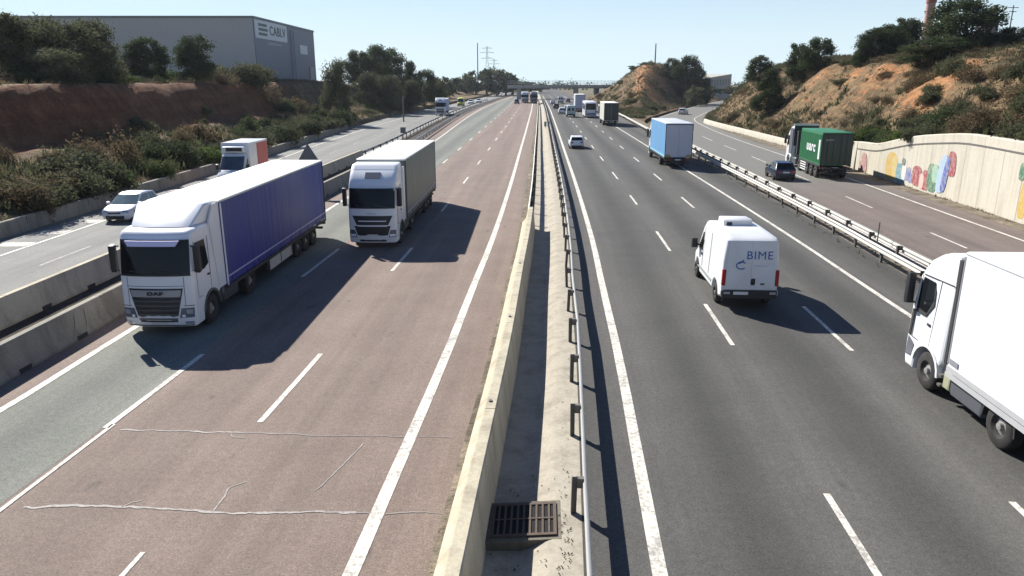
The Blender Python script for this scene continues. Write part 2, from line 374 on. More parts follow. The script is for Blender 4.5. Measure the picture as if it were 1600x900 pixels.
def cab_fn(W, bul=.17, tum=.05, ylim=-.9, z0=2.0):
    def fn(x, y, z):
        q = max(0, 1+y/abs(ylim)) if y > ylim else 0
        y2 = y-bul*abs(x/W)**3*q
        x2 = x*(1-tum*max(0, (z-z0))/1.6)*(1-.035*q)
        return (x2, y2, z)
    return fn
def fpanel(mb, fn, yz, z0, a0, b0, z1, a1, b1, off=.012, th=.03, nx=8, nzz=3):
    """patch on the cab's front between heights z0 and z1, from x a to b, following the bowed front"""
    vs = []
    for lay in (off-th, off):
        for j in range(nzz+1):
            t = j/nzz; z = z0+(z1-z0)*t; a = a0+(a1-a0)*t; b = b0+(b1-b0)*t
            for i in range(nx+1):
                x = a+(b-a)*i/nx; v = fn(x, yz(z), z); vs.append((v[0], v[1]+lay, v[2]))
    n = (nx+1)*(nzz+1); fs = []
    for j in range(nzz):
        for i in range(nx):
            k = j*(nx+1)+i; q = (k, k+1, k+nx+2, k+nx+1)
            fs.append(tuple(p+n for p in q)[::-1]); fs.append(q)
    rim = [i for i in range(nx+1)]+[j*(nx+1)+nx for j in range(1, nzz+1)]+[nzz*(nx+1)+i for i in range(nx-1, -1, -1)]+[j*(nx+1) for j in range(nzz-1, 0, -1)]
    for i in range(len(rim)):
        p, q = rim[i], rim[(i+1) % len(rim)]; fs.append((p, q, q+n, p+n)[::-1])
    mb.add(vs, fs)
def plin(pts):
    def f(z):
        for (a, b), (a2, b2) in zip(pts, pts[1:]):
            if z <= a2: return b+(b2-b)*(z-a)/(a2-a)
        return pts[-1][1]
    return f
def truck_cab(root, paint, style='a', depth=2.15, front=True, W=1.22):
    """tractor cab; front face at y = 0"""
    top = {'a': 3.36, 'b': 3.72, 'c': 2.95}[style]
    fr = [(.28, -.10), (.55, 0), (1.1, -.0), (2.0, -.06), (3.12, -.30)]
    yz = plin(fr+[(top, -.30-(top-3.12)*1.1)])
    prof = [(yz(z), z) for z, _ in fr]
    if style == 'a': prof += [(-.36, 3.24), (-.50, 3.36), (-1.0, 3.42), (-depth, 3.42)]
    elif style == 'c': prof = prof[:-1]+[(-.28, 2.9), (-.50, 3.14), (-.85, 3.44), (-1.25, 3.66), (-1.6, 3.78), (-depth+.1, 3.84), (-depth, 3.80)]
    else: prof += [(-.57, 3.36), (-.93, 3.69), (-1.08, 3.75), (-1.22, 3.92), (-1.5, 4.0), (-depth+.1, 4.02), (-depth, 3.98)]
    prof += [(-depth, .98), (-depth+.02, .98)]+arcpts(-1.38, .52, .64, 9, math.pi*.86, .02)+[(-.70, .30)]
    fn = cab_fn(W)
    m = MB(); m.slab(prof, -W, W, .09, [-1.0, -.7, -.35, 0, .35, .7, 1.0], fn)
    cab = m.build('cab', paint, root, 40)
    if not front: pass
    # windscreen
    w = MB()
    fpanel(w, fn, yz, 1.98, -1.15, 1.15, 3.13 if style == 'a' else 2.82, -1.17, 1.17, .014, .03, 10, 4)
    ws = w.build('windscreen', M_GLASS, cab, 30)
    for a, b_ in ((-.85, -.1), (.05, .8)):
        k = MB(); k.rod(fn(a, yz(2.04)+.04, 2.04), fn(b_, yz(2.14)+.04, 2.14), .014, n=5); k.build('wiper', M_DARK, ws)
    k = MB(); fpanel(k, fn, yz, 1.97, -1.16, 1.16, 2.02, -1.16, 1.16, .022, .03, 10, 1); k.build('windscreen_surround', M_DARK, ws)
    # side windows + doors
    for s in (-1, 1):
        d = MB()
        def sp(y, z): v = fn(s*W, y, z); return (v[0], v[1], v[2])
        d.panel([sp(-.42, 2.02), sp(-.5, 2.62), sp(-.58, 2.9), sp(-1.22, 2.9), sp(-1.34, 2.45), sp(-1.1, 2.02)] if style != 'a' else [sp(-.42, 2.0), sp(-.52, 2.95), sp(-1.28, 2.95), sp(-1.36, 2.12), sp(-1.0, 2.0)], .012, .02, (s, 0, 0))
        d.build('side_window', M_GLASS, cab, 30)
        dr = MB()
        for (y0, y1) in ((-.36, -.345), (-1.44, -1.425)):
            dr.panel([sp(y0, 1.15), sp(y1, 1.15), sp(y1-.1, 3.0), sp(y0-.1, 3.0)], .004, .012, (s, 0, 0))
        dr.panel([sp(-.36, 1.15), sp(-.36, 1.165), sp(-1.43, 1.165), sp(-1.43, 1.15)], .004, .012, (s, 0, 0))
        dr.panel([sp(-1.22, 1.72), sp(-1.36, 1.72), sp(-1.36, 1.78), sp(-1.22, 1.78)], .02, .03, (s, 0, 0))
        dr.build('door_seam', M_CHAS, cab, 30)
        mi = MB(); x = s*(W+.13); my = -.25
        mi.slab([(my-.16, 2.1), (my+.02, 2.06), (my+.06, 2.2), (my+.04, 2.92), (my-.14, 2.95)], x-.10, x+.10, .04)
        mi.box(min(s*W*.95, x), max(s*W*.95, x), my-.1, my-.06, 2.88, 2.93); mi.box(min(s*W*.95, x), max(s*W*.95, x), my-.1, my-.06, 2.08, 2.12)
        mi.build('mirror', M_DARK, cab, 40)
        ms = MB(); ms.box(s*(W+.0), s*(W+.0)+.03*s, -1.95, -.75, 1.22, 1.24) if False else None
    if style == 'a':
        v = MB(); fpanel(v, fn, yz, 2.93, -.80, .80, 3.10, -.92, .92, .16, .05, 8, 2); v.build('sun_visor', plain('visor_lavender', (.62, .60, .86), .35, 0, .05), cab)
        b = MB(); fpanel(b, fn, yz, 3.12, -1.18, 1.18, 3.32, -1.16, 1.16, .03, .06, 8, 2); b.build('roof_lip', paint, cab)
        # tall roof wind deflector
        d = MB(); dp = [(-.78, 3.42), (-1.72, 4.03), (-1.85, 4.05), (-depth-.1, 4.05), (-depth-.1, 3.42)]
        def dfn(x, y, z):
            k = sstep(-.75, -1.9, y); return (x*(.80+.18*k)*(1-.06*max(0, z-3.5)), y-.10*abs(x/W)**2*(1-k), z)
        d.slab(dp, -W, W, .07, [-.8, -.4, 0, .4, .8], dfn); d.build('wind_deflector', paint, cab, 40)
        for s in (-1, 1):
            e = MB(); x0 = s*(W-.05); e.slab([(-depth+.1, 1.05), (-depth-.5, 1.05), (-depth-.5, 3.95), (-depth+.0, 3.95), (-depth+.4, 3.45)], min(x0, x0+.06*s), max(x0, x0+.06*s), .01)
            e.build('side_deflector', paint, cab)
        g = MB(); fpanel(g, fn, yz, .45, -.62, .62, 1.57, -.90, .90, .015, .03, 8, 3); gr = g.build('grille', M_DARK, cab)
        g = MB(); fpanel(g, fn, yz, 1.30, -.80, .80, 1.52, -.85, .85, .03, .03, 8, 1); g.build('grille_badge_strip', plain('badge_grey', (.36, .36, .38), .35, .3, .1), gr)
        text('badge_lettering', 'DAF', .15, M_DARK, gr, (0, .045, 1.41), (RX, 0, math.pi), .008, .003, 1.7)
        g = MB()
        for i in range(5):
            z = .54+i*.15; hw = .62+(z-.45)*.24
            fpanel(g, fn, yz, z, -hw, hw, z+.045, -hw-.01, hw+.01, .035, .04, 8, 1)
        g.build('grille_slat', plain('slat_grey', (.10, .10, .11), .4, .3, .1), gr)
        for s in (-1, 1):
            h = MB(); a, b_ = sorted((s*.72, s*1.16)); a2, b2 = sorted((s*.80, s*1.18))
            fpanel(h, fn, yz, .60, a, b_, .92, a2, b2, .014, .03, 5, 2); hl = h.build('headlight', plain('headlight_housing', (.16, .17, .20), .15, .3, .2, 6), cab)
            h = MB(); a, b_ = sorted((s*.80, s*.90)); fpanel(h, fn, yz, .62, a, b_, .70, a, b_, .02, .02, 2, 1); h.build('lamp_lens', plain('lamp_white', (.85, .88, .95), .08, 0, 0), hl)
            h = MB(); a, b_ = sorted((s*.95, s*1.14)); fpanel(h, fn, yz, .72, a, b_, .86, a, b_, .02, .02, 3, 1); h.build('lamp_lens', M_LENS, hl)
            h = MB(); a, b_ = sorted((s*.88, s*1.2)); fpanel(h, fn, yz, .985, a, b_, 1.005, a, b_, .008, .02, 3, 1); h.build('panel_seam', M_CHAS, cab)
            h = MB(); a, b_ = sorted((s*.85, s*1.12)); fpanel(h, fn, yz, .36, a, b_, .46, a, b_, .012, .02, 3, 1); h.build('fog_lamp', M_LENS, cab)
        for s in (-1, 1):
            h = MB(); a, b_ = sorted((s*.935, s*.947)); fpanel(h, fn, yz, 1.02, a, b_, 1.94, a, b_, .006, .02, 1, 3); h.build('panel_seam', M_CHAS, cab)
        h = MB(); fpanel(h, fn, yz, 1.64, -.93, .93, 1.652, -.93, .93, .006, .02, 8, 1); h.build('panel_seam', M_CHAS, cab)
        l = MB(); fpanel(l, fn, yz, .30, -1.1, 1.1, .335, -1.1, 1.1, .014, .03, 8, 1); l.build('bumper_slit', M_DARK, cab)
        p = MB(); fpanel(p, fn, yz, .36, -.26, .26, .44, -.26, .26, .03, .02, 2, 1); p.build('number_plate', M_PLATE, cab)
    else:
        v = MB(); fpanel(v, fn, yz, 2.80, -1.14, 1.14, 2.95, -1.14, 1.14, .17, .05, 8, 2); v.build('sun_visor', M_GLASS, cab)
        h = MB()
        if style == 'b': h.panel([fn(.40, yz(3.36), 3.36), fn(-.40, yz(3.36), 3.36), fn(-.40, yz(3.62), 3.62), fn(.40, yz(3.62), 3.62)], .03, .04, (0, 1, .6)); h.build('roof_hatch', plain('hatch_grey', (.16, .17, .18), .5, 0, .2), cab)
        g = MB(); fpanel(g, fn, yz, 1.16, -.80, .80, 1.62, -1.02, 1.02, .014, .03, 8, 2); gr = g.build('grille', M_DARK, cab)
        g = MB(); fpanel(g, fn, yz, 1.34, -.70, .70, 1.39, -.72, .72, .03, .03, 8, 1); fpanel(g, fn, yz, 1.10, -.74, .74, 1.17, -.80, .80, .035, .04, 8, 1); g.build('grille_slat', paint, gr)
        for s in (-1, 1):
            q = MB(); a = [s*.80, s*.90]; b_ = [s*1.02, s*1.12]
            fpanel(q, fn, yz, 1.16, min(a), max(a), 1.60, min(b_), max(b_), .03, .03, 2, 2); q.build('grille_surround', paint, gr)
        text('badge_lettering', 'IVECO', .10, M_CHROME, gr, (0, .02, 1.72), (RX, 0, math.pi), .004, .003, 1.4)
        g = MB(); fpanel(g, fn, yz, .34, -.66, .66, 1.12, -.92, .92, .014, .03, 8, 2); lg = g.build('lower_grille', M_DARK, cab)
        p = MB(); fpanel(p, fn, yz, .60, -.27, .27, .71, -.27, .27, .035, .02, 2, 1); p.build('number_plate', M_PLATE, cab)
        for s in (-1, 1):
            h = MB(); a = [s*.80, s*1.17]; b_ = [s*.90, s*1.18]
            fpanel(h, fn, yz, .56, min(a), max(a), .92, min(b_), max(b_), .016, .03, 4, 2); hl = h.build('headlight', plain('headlight_housing', (.16, .17, .20), .15, .3, .2, 6), cab)
            h = MB(); a = [s*.86, s*1.14]; fpanel(h, fn, yz, .60, min(a), max(a), .72, min(a), max(a), .024, .02, 4, 1); h.build('lamp_lens', plain('lamp_white', (.85, .88, .95), .08, 0, 0), hl)
        for s in (-1, 1) if style == 'b' else ():
            e = MB(); x0 = s*(W-.05); e.slab([(-depth+.1, 1.05), (-depth-.4, 1.05), (-depth-.4, 3.75), (-depth+.05, 3.75)], min(x0, x0+.06*s), max(x0, x0+.06*s), .01)
            e.build('side_deflector', paint, cab)
    # steps and front mudguards
    for s in (-1, 1):
        g = MB(); g.sweep([(s*(W-.36), 0, 0), (s*(W-.36), 0, 0)], [(0, 0)]) if False else None
        ar = arcpts(-1.38, .52, .70, 10, math.pi*.98, 0.15); ar2 = arcpts(-1.38, .52, .63, 10, .15, math.pi*.98)
        g.slab(ar2+ar, min(s*(W-.42), s*(W+.02)), max(s*(W-.42), s*(W+.02)), .005); g.build('mudguard', plain('mudguard_green_grey', (.09, .11, .10), .6, 0, .3) if style != 'c' else M_WHITE, cab, 50)
    return cab
def tractor_frame(root, axles, y1, W=1.22, tank=True):
    m = MB(); m.box(-.45, .45, y1, -.7, .55, .92); m.box(-W+.1, W-.1, -2.9, -2.2, .6, 1.0)
    m.build('chassis', M_CHAS, root)
    if tank:
        for s in (-1, 1):
            t = MB(); a = s*(W-.5); b = s*(W-.04)
            t.slab([(-3.75, .42), (-2.5, .42), (-2.42, .5), (-2.42, .98), (-2.5, 1.02), (-3.75, 1.02), (-3.82, .9), (-3.82, .5)][::1], min(a, b), max(a, b), .07)
            t.build('fuel_tank', plain('tank_grey', (.09, .095, .10), .35, .4, .3), root, 45)
    for i, y in enumerate(axles):
        for s in (-1, 1): wheel(root, s*(W-.17), y)
def trailer_box(root, y0, L, H, side, roofm, rear, W=1.27, zb=.98, kind='curtain', name='trailer', door=None, light=True):
    """box of a trailer or body from y0 back to y0-L"""
    y1 = y0-L
    m = MB(); m.slab([(y0, zb), (y0, H-.06), (y1, H-.06), (y1, zb)], -W, W, .03, [-.6, 0, .6]); body = m.build(name, side, root, 30)
    r = MB(); r.slab([(y0+.02, H-.058), (y0+.02, H), (y0-.05, H+.035), (y1+.05, H+.035), (y1-.01, H), (y1-.01, H-.058)], -W-.015, W+.015, .05, [-.6, 0, .6]); r.build('roof', roofm, body, 30)
    for s in (-1, 1):
        x = s*W
        q = MB(); q.box(min(x, x+.02*s), max(x, x+.02*s), y1, y0, zb-.13, zb-.002)
        q.build('side_rail', M_CHAS if kind != 'reefer' else plain('rail_grey', (.5, .5, .5), .5, .2, .3), body)
        if kind == 'curtain':
            q = MB(); q.box(min(x, x+.022*s), max(x, x+.022*s), y1+.05, y0-.05, zb+.28, zb+.325)
            q.build('curtain_strap_line', plain('strap_lilac', (.45, .44, .58), .5, 0, .1), body)
            q = MB()
            for yy in [y0-.5-k*((L-1)/9) for k in range(10)]: q.box(min(x, x+.018*s), max(x, x+.018*s), yy-.025, yy+.025, zb-.09, zb+.29)
            q.build('curtain_buckle', side, body)
            for yy in (y0-.05, y1+.05):
                q = MB(); q.box(min(x, x+.02*s), max(x, x+.02*s), yy-.045, yy+.045, zb, H-.07); q.build('corner_post', M_GREYT if side is M_GREYT else M_CHROME if False else M_WHITE if side is M_VIOLET and yy == y0-.05 else M_CHAS, body)
        elif kind == 'reefer':
            q = MB(); q.box(min(x, x+.015*s), max(x, x+.015*s), y1, y0, zb+.02, zb+.16); q.build('lower_rail', plain('rail_grey', (.5, .5, .5), .5, .2, .3), body)
            q = MB(); q.box(min(x, x+.012*s), max(x, x+.012*s), y0-.04, y0, zb+.2, H-.1); q.build('edge_post', M_CHROME, body)
        elif kind == 'container':
            q = MB(); n = int(L/.28)
            for k in range(n):
                yy = y0-.14-k*(L-.28)/(n-1); q.box(min(x, x+.03*s), max(x, x+.03*s), yy-.07, yy+.07, zb+.14, H-.18)
            q.build('corrugation', side, body)
    d = MB(); d.panel([(-W+.06, y1, zb+.06), (-.012, y1, zb+.06), (-.012, y1, H-.14), (-W+.06, y1, H-.14)], .014, .02, (0, -1, 0)); d.panel([(.012, y1, zb+.06), (W-.06, y1, zb+.06), (W-.06, y1, H-.14), (.012, y1, H-.14)], .014, .02, (0, -1, 0))
    dd = d.build('rear_door', rear, body)
    if door != 'roller':
        d = MB()
        for x in (-.75, -.3, .3, .75): d.rod((x, y1-.04, zb+.1), (x, y1-.04, H-.2), .018, n=6)
        d.build('locking_bar', M_POST if kind != 'container' else rear, dd)
    fr = MB()
    for x in (-W+.025, W-.025): fr.box(x-.03, x+.03, y1-.025, y1-.002, zb, H-.06)
    fr.box(-W+.056, W-.056, y1-.025, y1-.002, H-.138, H-.06); fr.build('rear_frame', M_CHAS, body)
    b = MB(); b.box(-W+.03, W-.03, y1-.02, y1+.18, zb-.3, zb-.14) if zb > .6 else None
    b.box(-1.1, 1.1, y1+.05, y1+.17, .42, .54); b.box(-.55, -.45, y1+.08, y1+.16, .54, zb-.3); b.box(.45, .55, y1+.08, y1+.16, .54, zb-.3)
    b.build('rear_bumper', M_CHAS, body)
    for s in (-1, 1):
        t = MB(); a, b_ = sorted((s*.72, s*1.18)); t.box(a, b_, y1-.035, y1-.0225, zb-.28, zb-.16); t.build('taillight', M_REDL, body)
    p = MB(); p.box(-.26, .26, y1-.035, y1-.0225, zb-.27, zb-.16); p.build('number_plate', M_PLATE, body)
    return body
def trailer_running(root, body, y0, L, W=1.22, axles=3, guard=None, zb=.98):
    m = MB()
    for s in (-1, 1): m.box(s*.5-.07, s*.5+.07, y0-L+.3, y0-.4, zb-.45, zb-.135)
    for k in range(int(L/1.2)): m.box(-W+.05, W-.05, y0-.9-k*1.2, y0-.8-k*1.2, zb-.26, zb-.136)
    m.build('trailer_chassis', M_CHAS, root)
    for k in range(axles):
        for s in (-1, 1): wheel(root, s*(W-.18), y0-L+2.2+k*1.31, .49, .36)
    for s in (-1, 1):
        g = MB(); x = s*(W-.05)
        for z in (.42, .66): g.box(x-.02, x+.02, y0-L+5.6, y0-4.3, z, z+.12)
        for yy in (y0-4.5, y0-6.0, y0-L+5.8): g.box(x-.05, x-.021, yy-.04, yy+.04, .4, zb-.136)
        g.build('side_guard', M_CHAS, root)
        if guard:
            g = MB(); g.box(min(x+.022*s, x+.04*s), max(x+.022*s, x+.04*s), y0-7.6, y0-4.6, .36, .84); g.build('side_panel', guard, root)
        l = MB(); l.box(s*.8-.06, s*.8+.06, y0-3.2, y0-3.08, .12, zb-.136); l.box(s*.8-.12, s*.8+.12, y0-3.26, y0-3.02, .1, .13); l.build('support_leg', M_CHAS, root)
# ------------------------------------------------------------------ cars and vans
def car(name, label, cat, pos, hd, paint, L=4.3, W=1.8, H=1.48, style='hatch', group=None, glass=None, lite=False):
    root = thing(name, label, cat, (*pos, 0), hd, group); glass = glass or M_GLASS
    hw = W/2; rw = .33; yf, yr = -.85, -L+.78; suv = style == 'suv'; lift = .08 if suv else 0
    zb = .93+lift*1.4; zl = .22+lift
    rear = [(-L+.30, zb+.04), (-L+.06, zb-.06), (-L, .62), (-L+.05, .30)] if style != 'sedan' else [(-L+.75, zb+.03), (-L+.12, zb+.02), (-L+.02, .85), (-L, .55), (-L+.05, .30)]
    prof = [(-.06, zl), (.0, .40), (-.01, .62), (-.10, .72+lift), (-.45, .82+lift), (-1.05, zb)]+rear+[(-L+.15, zl)]
    prof += arcpts(yr, rw, rw+.06, 8)+arcpts(yf, rw, rw+.06, 8)
    def bf(x, y, z):
        e = max(0, 1-min(-y, L+y)/.7); k = 1-.10*e*e-.07*((z-.6)/.5)**2
        return (x*k, y-(.16*abs(x/hw)**3 if y > -.5 else 0)+(.12*abs(x/hw)**3 if y < -L+.5 else 0), z)
    m = MB(); m.slab(prof, -hw, hw, .07, [-.6, -.3, 0, .3, .6], bf); body = m.build('body', paint, root, 45)
    y0 = -1.0; y1 = -1.95 if not suv else -1.85
    yb = {'hatch': -L+.10, 'suv': -L+.10, 'sedan': -L+.70}[style]; yt = {'hatch': -L+.62, 'suv': -L+.55, 'sedan': -L+1.45}[style]
    tw = .20
    def gf(x, y, z): return (x*(.93-tw*max(0, z-zb+.03)/(H-zb+.03)*.95), y-(.12*abs(x/hw)**2 if y > y1-.3 else 0), z)
    gp = [(y0, zb-.06), (y1, H-.05), (y1-.4, H), (yt+.5, H-.01), (yt, H-.07), (yb, zb-.06)]
    m = MB(); m.slab(gp, -hw, hw, .05, [-.5, 0, .5], gf); cabin = m.build('cabin', paint, root, 40)
    def q(x, y, z): return gf(x, y, z)
    w = MB(); a = hw*.93
    def lerp(t): return (y0+(y1-y0)*t, zb-.06+(H-.05-zb+.06)*t)
    (ya, za), (yc, zc) = lerp(.12), lerp(.93)
    for i in range(4):
        x0, x1 = -a+i*a/2, -a+(i+1)*a/2
        w.panel([q(x0, ya, za), q(x1, ya, za), q(x1, yc, zc), q(x0, yc, zc)], .012, .012, (0, 1, .5))
    w.build('windscreen', glass, cabin)
    def lr(t): return (yb+(yt-yb)*t, zb-.06+(H-.07-zb+.06)*t)
    (ya, za), (yc, zc) = lr(.22), lr(.90)
    w = MB(); w.panel([q(-a*.94, ya, za), q(a*.94, ya, za), q(a*.94, yc, zc), q(-a*.94, yc, zc)], .012, .012, (0, -1, .5)); w.build('rear_window', glass, cabin)
    mid = (y1+yt)/2
    for s in (-1, 1):
        for (p0, p1, p2, p3) in (((y0-.22, zb+.02), (mid+.04, zb+.02), (mid+.04, H-.10), (y1-.08, H-.10)), ((mid-.04, zb+.02), (yb+.32, zb+.02), (yt+.12, H-.10), (mid-.04, H-.10))):
            w = MB(); w.panel([q(s*hw, *p) for p in (p0, p1, p2, p3)], .012, .012, (s, 0, .2)); w.build('side_window', glass, cabin)
        for y in (yf, yr): wheel(root, s*(hw-.11), y, rw, .2, seg=16, hub=not lite)
        mi = MB(); mi.slab([(-1.32, zb+.02), (-1.18, zb+.0), (-1.16, zb+.14), (-1.32, zb+.16)], min(s*hw*.93, s*(hw+.14)), max(s*hw*.93, s*(hw+.14)), .03); mi.build('mirror', paint, body)
        t = MB(); x0, x1 = sorted((s*hw*.52, s*hw*.90))
        zt = zb-.24 if style != 'sedan' else zb-.22
        t.panel([bf(x0, -L+.02, zt), bf(x1, -L+.02, zt), bf(x1, -L+.05, zt+.16), bf(x0, -L+.05, zt+.16)], .03, .09, (0, -1, .1)); t.build('taillight', M_REDL, body)
        t = MB(); t.panel([bf(x0, -.03, .60+lift), bf(x1, -.03, .62+lift), bf(x1, -.14, .74+lift), bf(x0, -.10, .72+lift)], .025, .08, (0, 1, .2)); t.build('headlight', M_LENS, body)
    t = MB(); t.slab([(-.0, zl+.02), (.025, zl+.05), (.02, .44+lift*.5), (-.02, .46+lift*.5)], -hw*.68, hw*.68, .03, [0], bf); t.build('lower_grille', M_DARK, body)
    t = MB(); t.slab([(-.0, .56+lift), (.02, .56+lift), (.0, .66+lift), (-.03, .66+lift)], -hw*.46, hw*.46, .02, [0], bf); t.build('grille', M_DARK, body)
    t = MB(); t.slab([(-L+.06, zl+.0), (-L-.015, zl+.04), (-L-.02, .42), (-L+.04, .42)][::-1], -hw*.8, hw*.8, .03, [0], bf); t.build('rear_bumper', M_DARK, body)
    t = MB(); t.panel([(-.25, -L, .66), (.25, -L, .66), (.25, -L+.01, .77), (-.25, -L+.01, .77)], .03, .05, (0, -1, 0)); t.build('number_plate', M_PLATE, body)
    t = MB(); t.panel([(-.25, .02, .46), (.25, .02, .46), (.25, .02, .56), (-.25, .02, .56)], .02, .04, (0, 1, 0)); t.build('number_plate', M_PLATE, body)
    return root
def van_body(root, paint, L=5.7, W=2.0, H=2.65, lite=False):
    hw = W/2; yf, yr = -.98, -L+1.05; r = .37
    prof = [(-.05, .28), (.0, .45), (-.02, .80), (-.12, 1.02), (-.78, 1.28), (-1.55, 2.30), (-1.75, 2.48), (-2.15, H-.03), (-3.2, H), (-L+.2, H), (-L+.03, H-.10), (-L, H-.9), (-L, .50), (-L+.25, .42)]+arcpts(yr, r, r+.09, 9)+arcpts(yf, r, r+.09, 9)
    def bf(x, y, z):
        t = max(0, z-1.1)/1.55; e = max(0, 1+y/1.2)
        return (x*(1-.085*t*t-.02*t)*(1-.10*e*e), y-.22*abs(x/hw)**3*(1 if y > -1.9 else 0), z)
    m = MB(); m.slab(prof, -hw, hw, .10, [-.7, -.35, 0, .35, .7], bf); body = m.build('body', paint, root, 45)
    w = MB()
    def lerp(t): return (-.78+(-1.55+.78)*t, 1.28+(2.30-1.28)*t)
    (ya, za), (yc, zc) = lerp(.06), lerp(1.0)
    for i in range(6):
        x0, x1 = -.92+i*1.84/6, -.92+(i+1)*1.84/6
        w.panel([bf(x0, ya, za), bf(x1, ya, za), bf(x1, yc, zc), bf(x0, yc, zc)], .012, .014, (0, 1, .5))
    w.build('windscreen', M_GLASSB, body)
    for s in (-1, 1):
        w = MB(); w.panel([bf(s*hw, -1.12, 1.36), bf(s*hw, -1.98, 1.36), bf(s*hw, -2.02, 2.12), bf(s*hw, -1.72, 2.12)], .012, .014, (s, 0, .1)); w.build('side_window', M_GLASS, body)
        mi = MB(); a = s*(hw*.93); b = s*(hw+.30)
        mi.slab([(-1.42, 1.36), (-1.22, 1.32), (-1.20, 1.70), (-1.40, 1.74)], min(b-.24*s, b), max(b-.24*s, b), .04); mi.rod((a, -1.32, 1.45), (b-.1*s, -1.32, 1.48), .04, .03)
        mi.build('mirror', M_DARK, body)
        t = MB(); x0, x1 = sorted((s*hw*.875, s*(hw+.004))); t.slab([(-L+.10, .92), (-L+.10, 1.50), (-L-.03, 1.50), (-L-.03, .92)], x0, x1, .02, (), bf); t.build('taillight', M_REDL, body)
        t = MB(); t.panel([bf(s*hw*.55, -.03, .78), bf(s*hw*.93, -.05, .80), bf(s*hw*.93, -.28, 1.06), bf(s*hw*.6, -.16, 1.0)], .02, .05, (0, 1, .2)); t.build('headlight', M_LENS, body)
        for y in (yf, yr): wheel(root, s*(hw-.13), y, r, .24, seg=18)
        if not lite:
            t = MB(); t.panel([bf(s*hw, -1.0, .58), bf(s*hw, -L+1.7, .58), bf(s*hw, -L+1.7, .70), bf(s*hw, -1.5, .70)], .012, .02, (s, 0, 0)); t.build('side_moulding', plain('moulding_grey', (.30, .31, .30), .6, 0, .2), body)
            t = MB(); t.panel([bf(s*hw, -L+.4, .56), bf(s*hw, -L+.02, .56), bf(s*hw, -L+.02, .72), bf(s*hw, -L+.4, .72)], .012, .02, (s, 0, 0)); t.build('side_moulding', M_WHITEV, body)
            t = MB(); t.panel([bf(s*hw, -1.9, 1.18), bf(s*hw, -2.02, 1.18), bf(s*hw, -2.02, 1.30), bf(s*hw, -1.9, 1.30)], .012, .02, (s, 0, 0)); t.build('door_handle', M_DARK, body)
            t = MB()
            for y in (-2.1, -3.35): t.panel([bf(s*hw, y, .75), bf(s*hw, y-.014, .75), bf(s*hw, y-.014, 2.35), bf(s*hw, y, 2.35)], .004, .01, (s, 0, 0))
            t.build('door_seam', M_CHAS, body)
    t = MB(); t.slab([(-.02, .30), (.03, .34), (.03, .66), (-.02, .70)], -hw*.86, hw*.86, .05, [-.4, 0, .4], bf); t.build('front_bumper', M_DARK, body)
    t = MB(); t.slab([(-L+.12, .42), (-L+.12, .76), (-L-.07, .76), (-L-.07, .46)], -hw*.98, hw*.98, .05, [-.4, 0, .4], bf); rb = t.build('rear_bumper', M_DARK, body)
    doors = []
    for s in (-1, 1):
        d = MB(); x0, x1 = sorted((s*.012, s*hw*.868)); d.panel([bf(x0, -L, .80), bf(x1, -L, .80), bf(x1, -L+.01, 1.75), bf(x1*.99, -L+.03, 2.50), bf(x0, -L+.03, 2.50), bf(x0, -L+.01, 1.75)], .012, .02, (0, -1, 0)) if False else None
        d.panel([bf(x0, -L, .80), bf(x1, -L, .80), bf(x1, -L, 1.75), bf(x0, -L, 1.75)], .014, .02, (0, -1, 0)); d.panel([bf(x0, -L, 1.752), bf(x1, -L, 1.752), bf(x1, -L+.03, 2.52), bf(x0, -L+.03, 2.52)], .014, .02, (0, -1, 0))
        doors.append(d.build('rear_door', paint, body, 10))
    return body, rb, doors, bf
# ------------------------------------------------------------------ ground, banks, roads
def off(f, d): return lambda Y: f(Y)+d
m = MB(); m.add([(-1400, -150, -.7), (1400, -150, -.7), (1400, 1500, -.7), (-1400, 1500, -.7)], [(0, 1, 2, 3)])
g = m.build('ground', M_GROUND, smooth=False); g['kind'] = 'structure'
def LZ(d, Y):      # left bank height by distance from its wall
    fade = 1-.75*sstep(150, 300, Y)
    wob = 2.2*nz(Y, 11, .03, 3); dd = d+wob*sstep(3, 8, d)
    near = 1-.10*sstep(70, 30, Y)
    k = max(0, min(1, (dd-9.5)/2.8)); h = .7+.20*min(dd, 6)+1.0*sstep(4, 9, dd)+4.7*(.8*k+.2*k*k*(3-2*k))*near+.9*sstep(12, 30, dd)+1.0*sstep(40, 200, dd)
    h += sstep(1, 6, d)*(.45-.2*k)*nz(d, Y, .16, 4)
    return (h-.7)*fade+.7
def RZ(d, Y):
    w = CW(Y)-.25
    fade = 1-.80*sstep(170, 300, Y)
    wob = 1.8*nz(Y, 31, .035, 3); dd = d+wob*sstep(3, 8, d)
    tot = 11.8-w+.7*nz(Y, 5, .02, 2)
    h = tot*(.12*sstep(.5, 4, dd)+.40*sstep(2, 9, dd)+.34*sstep(6.5, 13.5, dd)+.14*sstep(12, 21, dd))+2.5*sstep(28, 90, dd)
    h += sstep(1, 6, d)*(.6*nz(d, Y, .15, 4)-.55*abs(nz(d, Y, .33, 3)))
    return w+h*fade
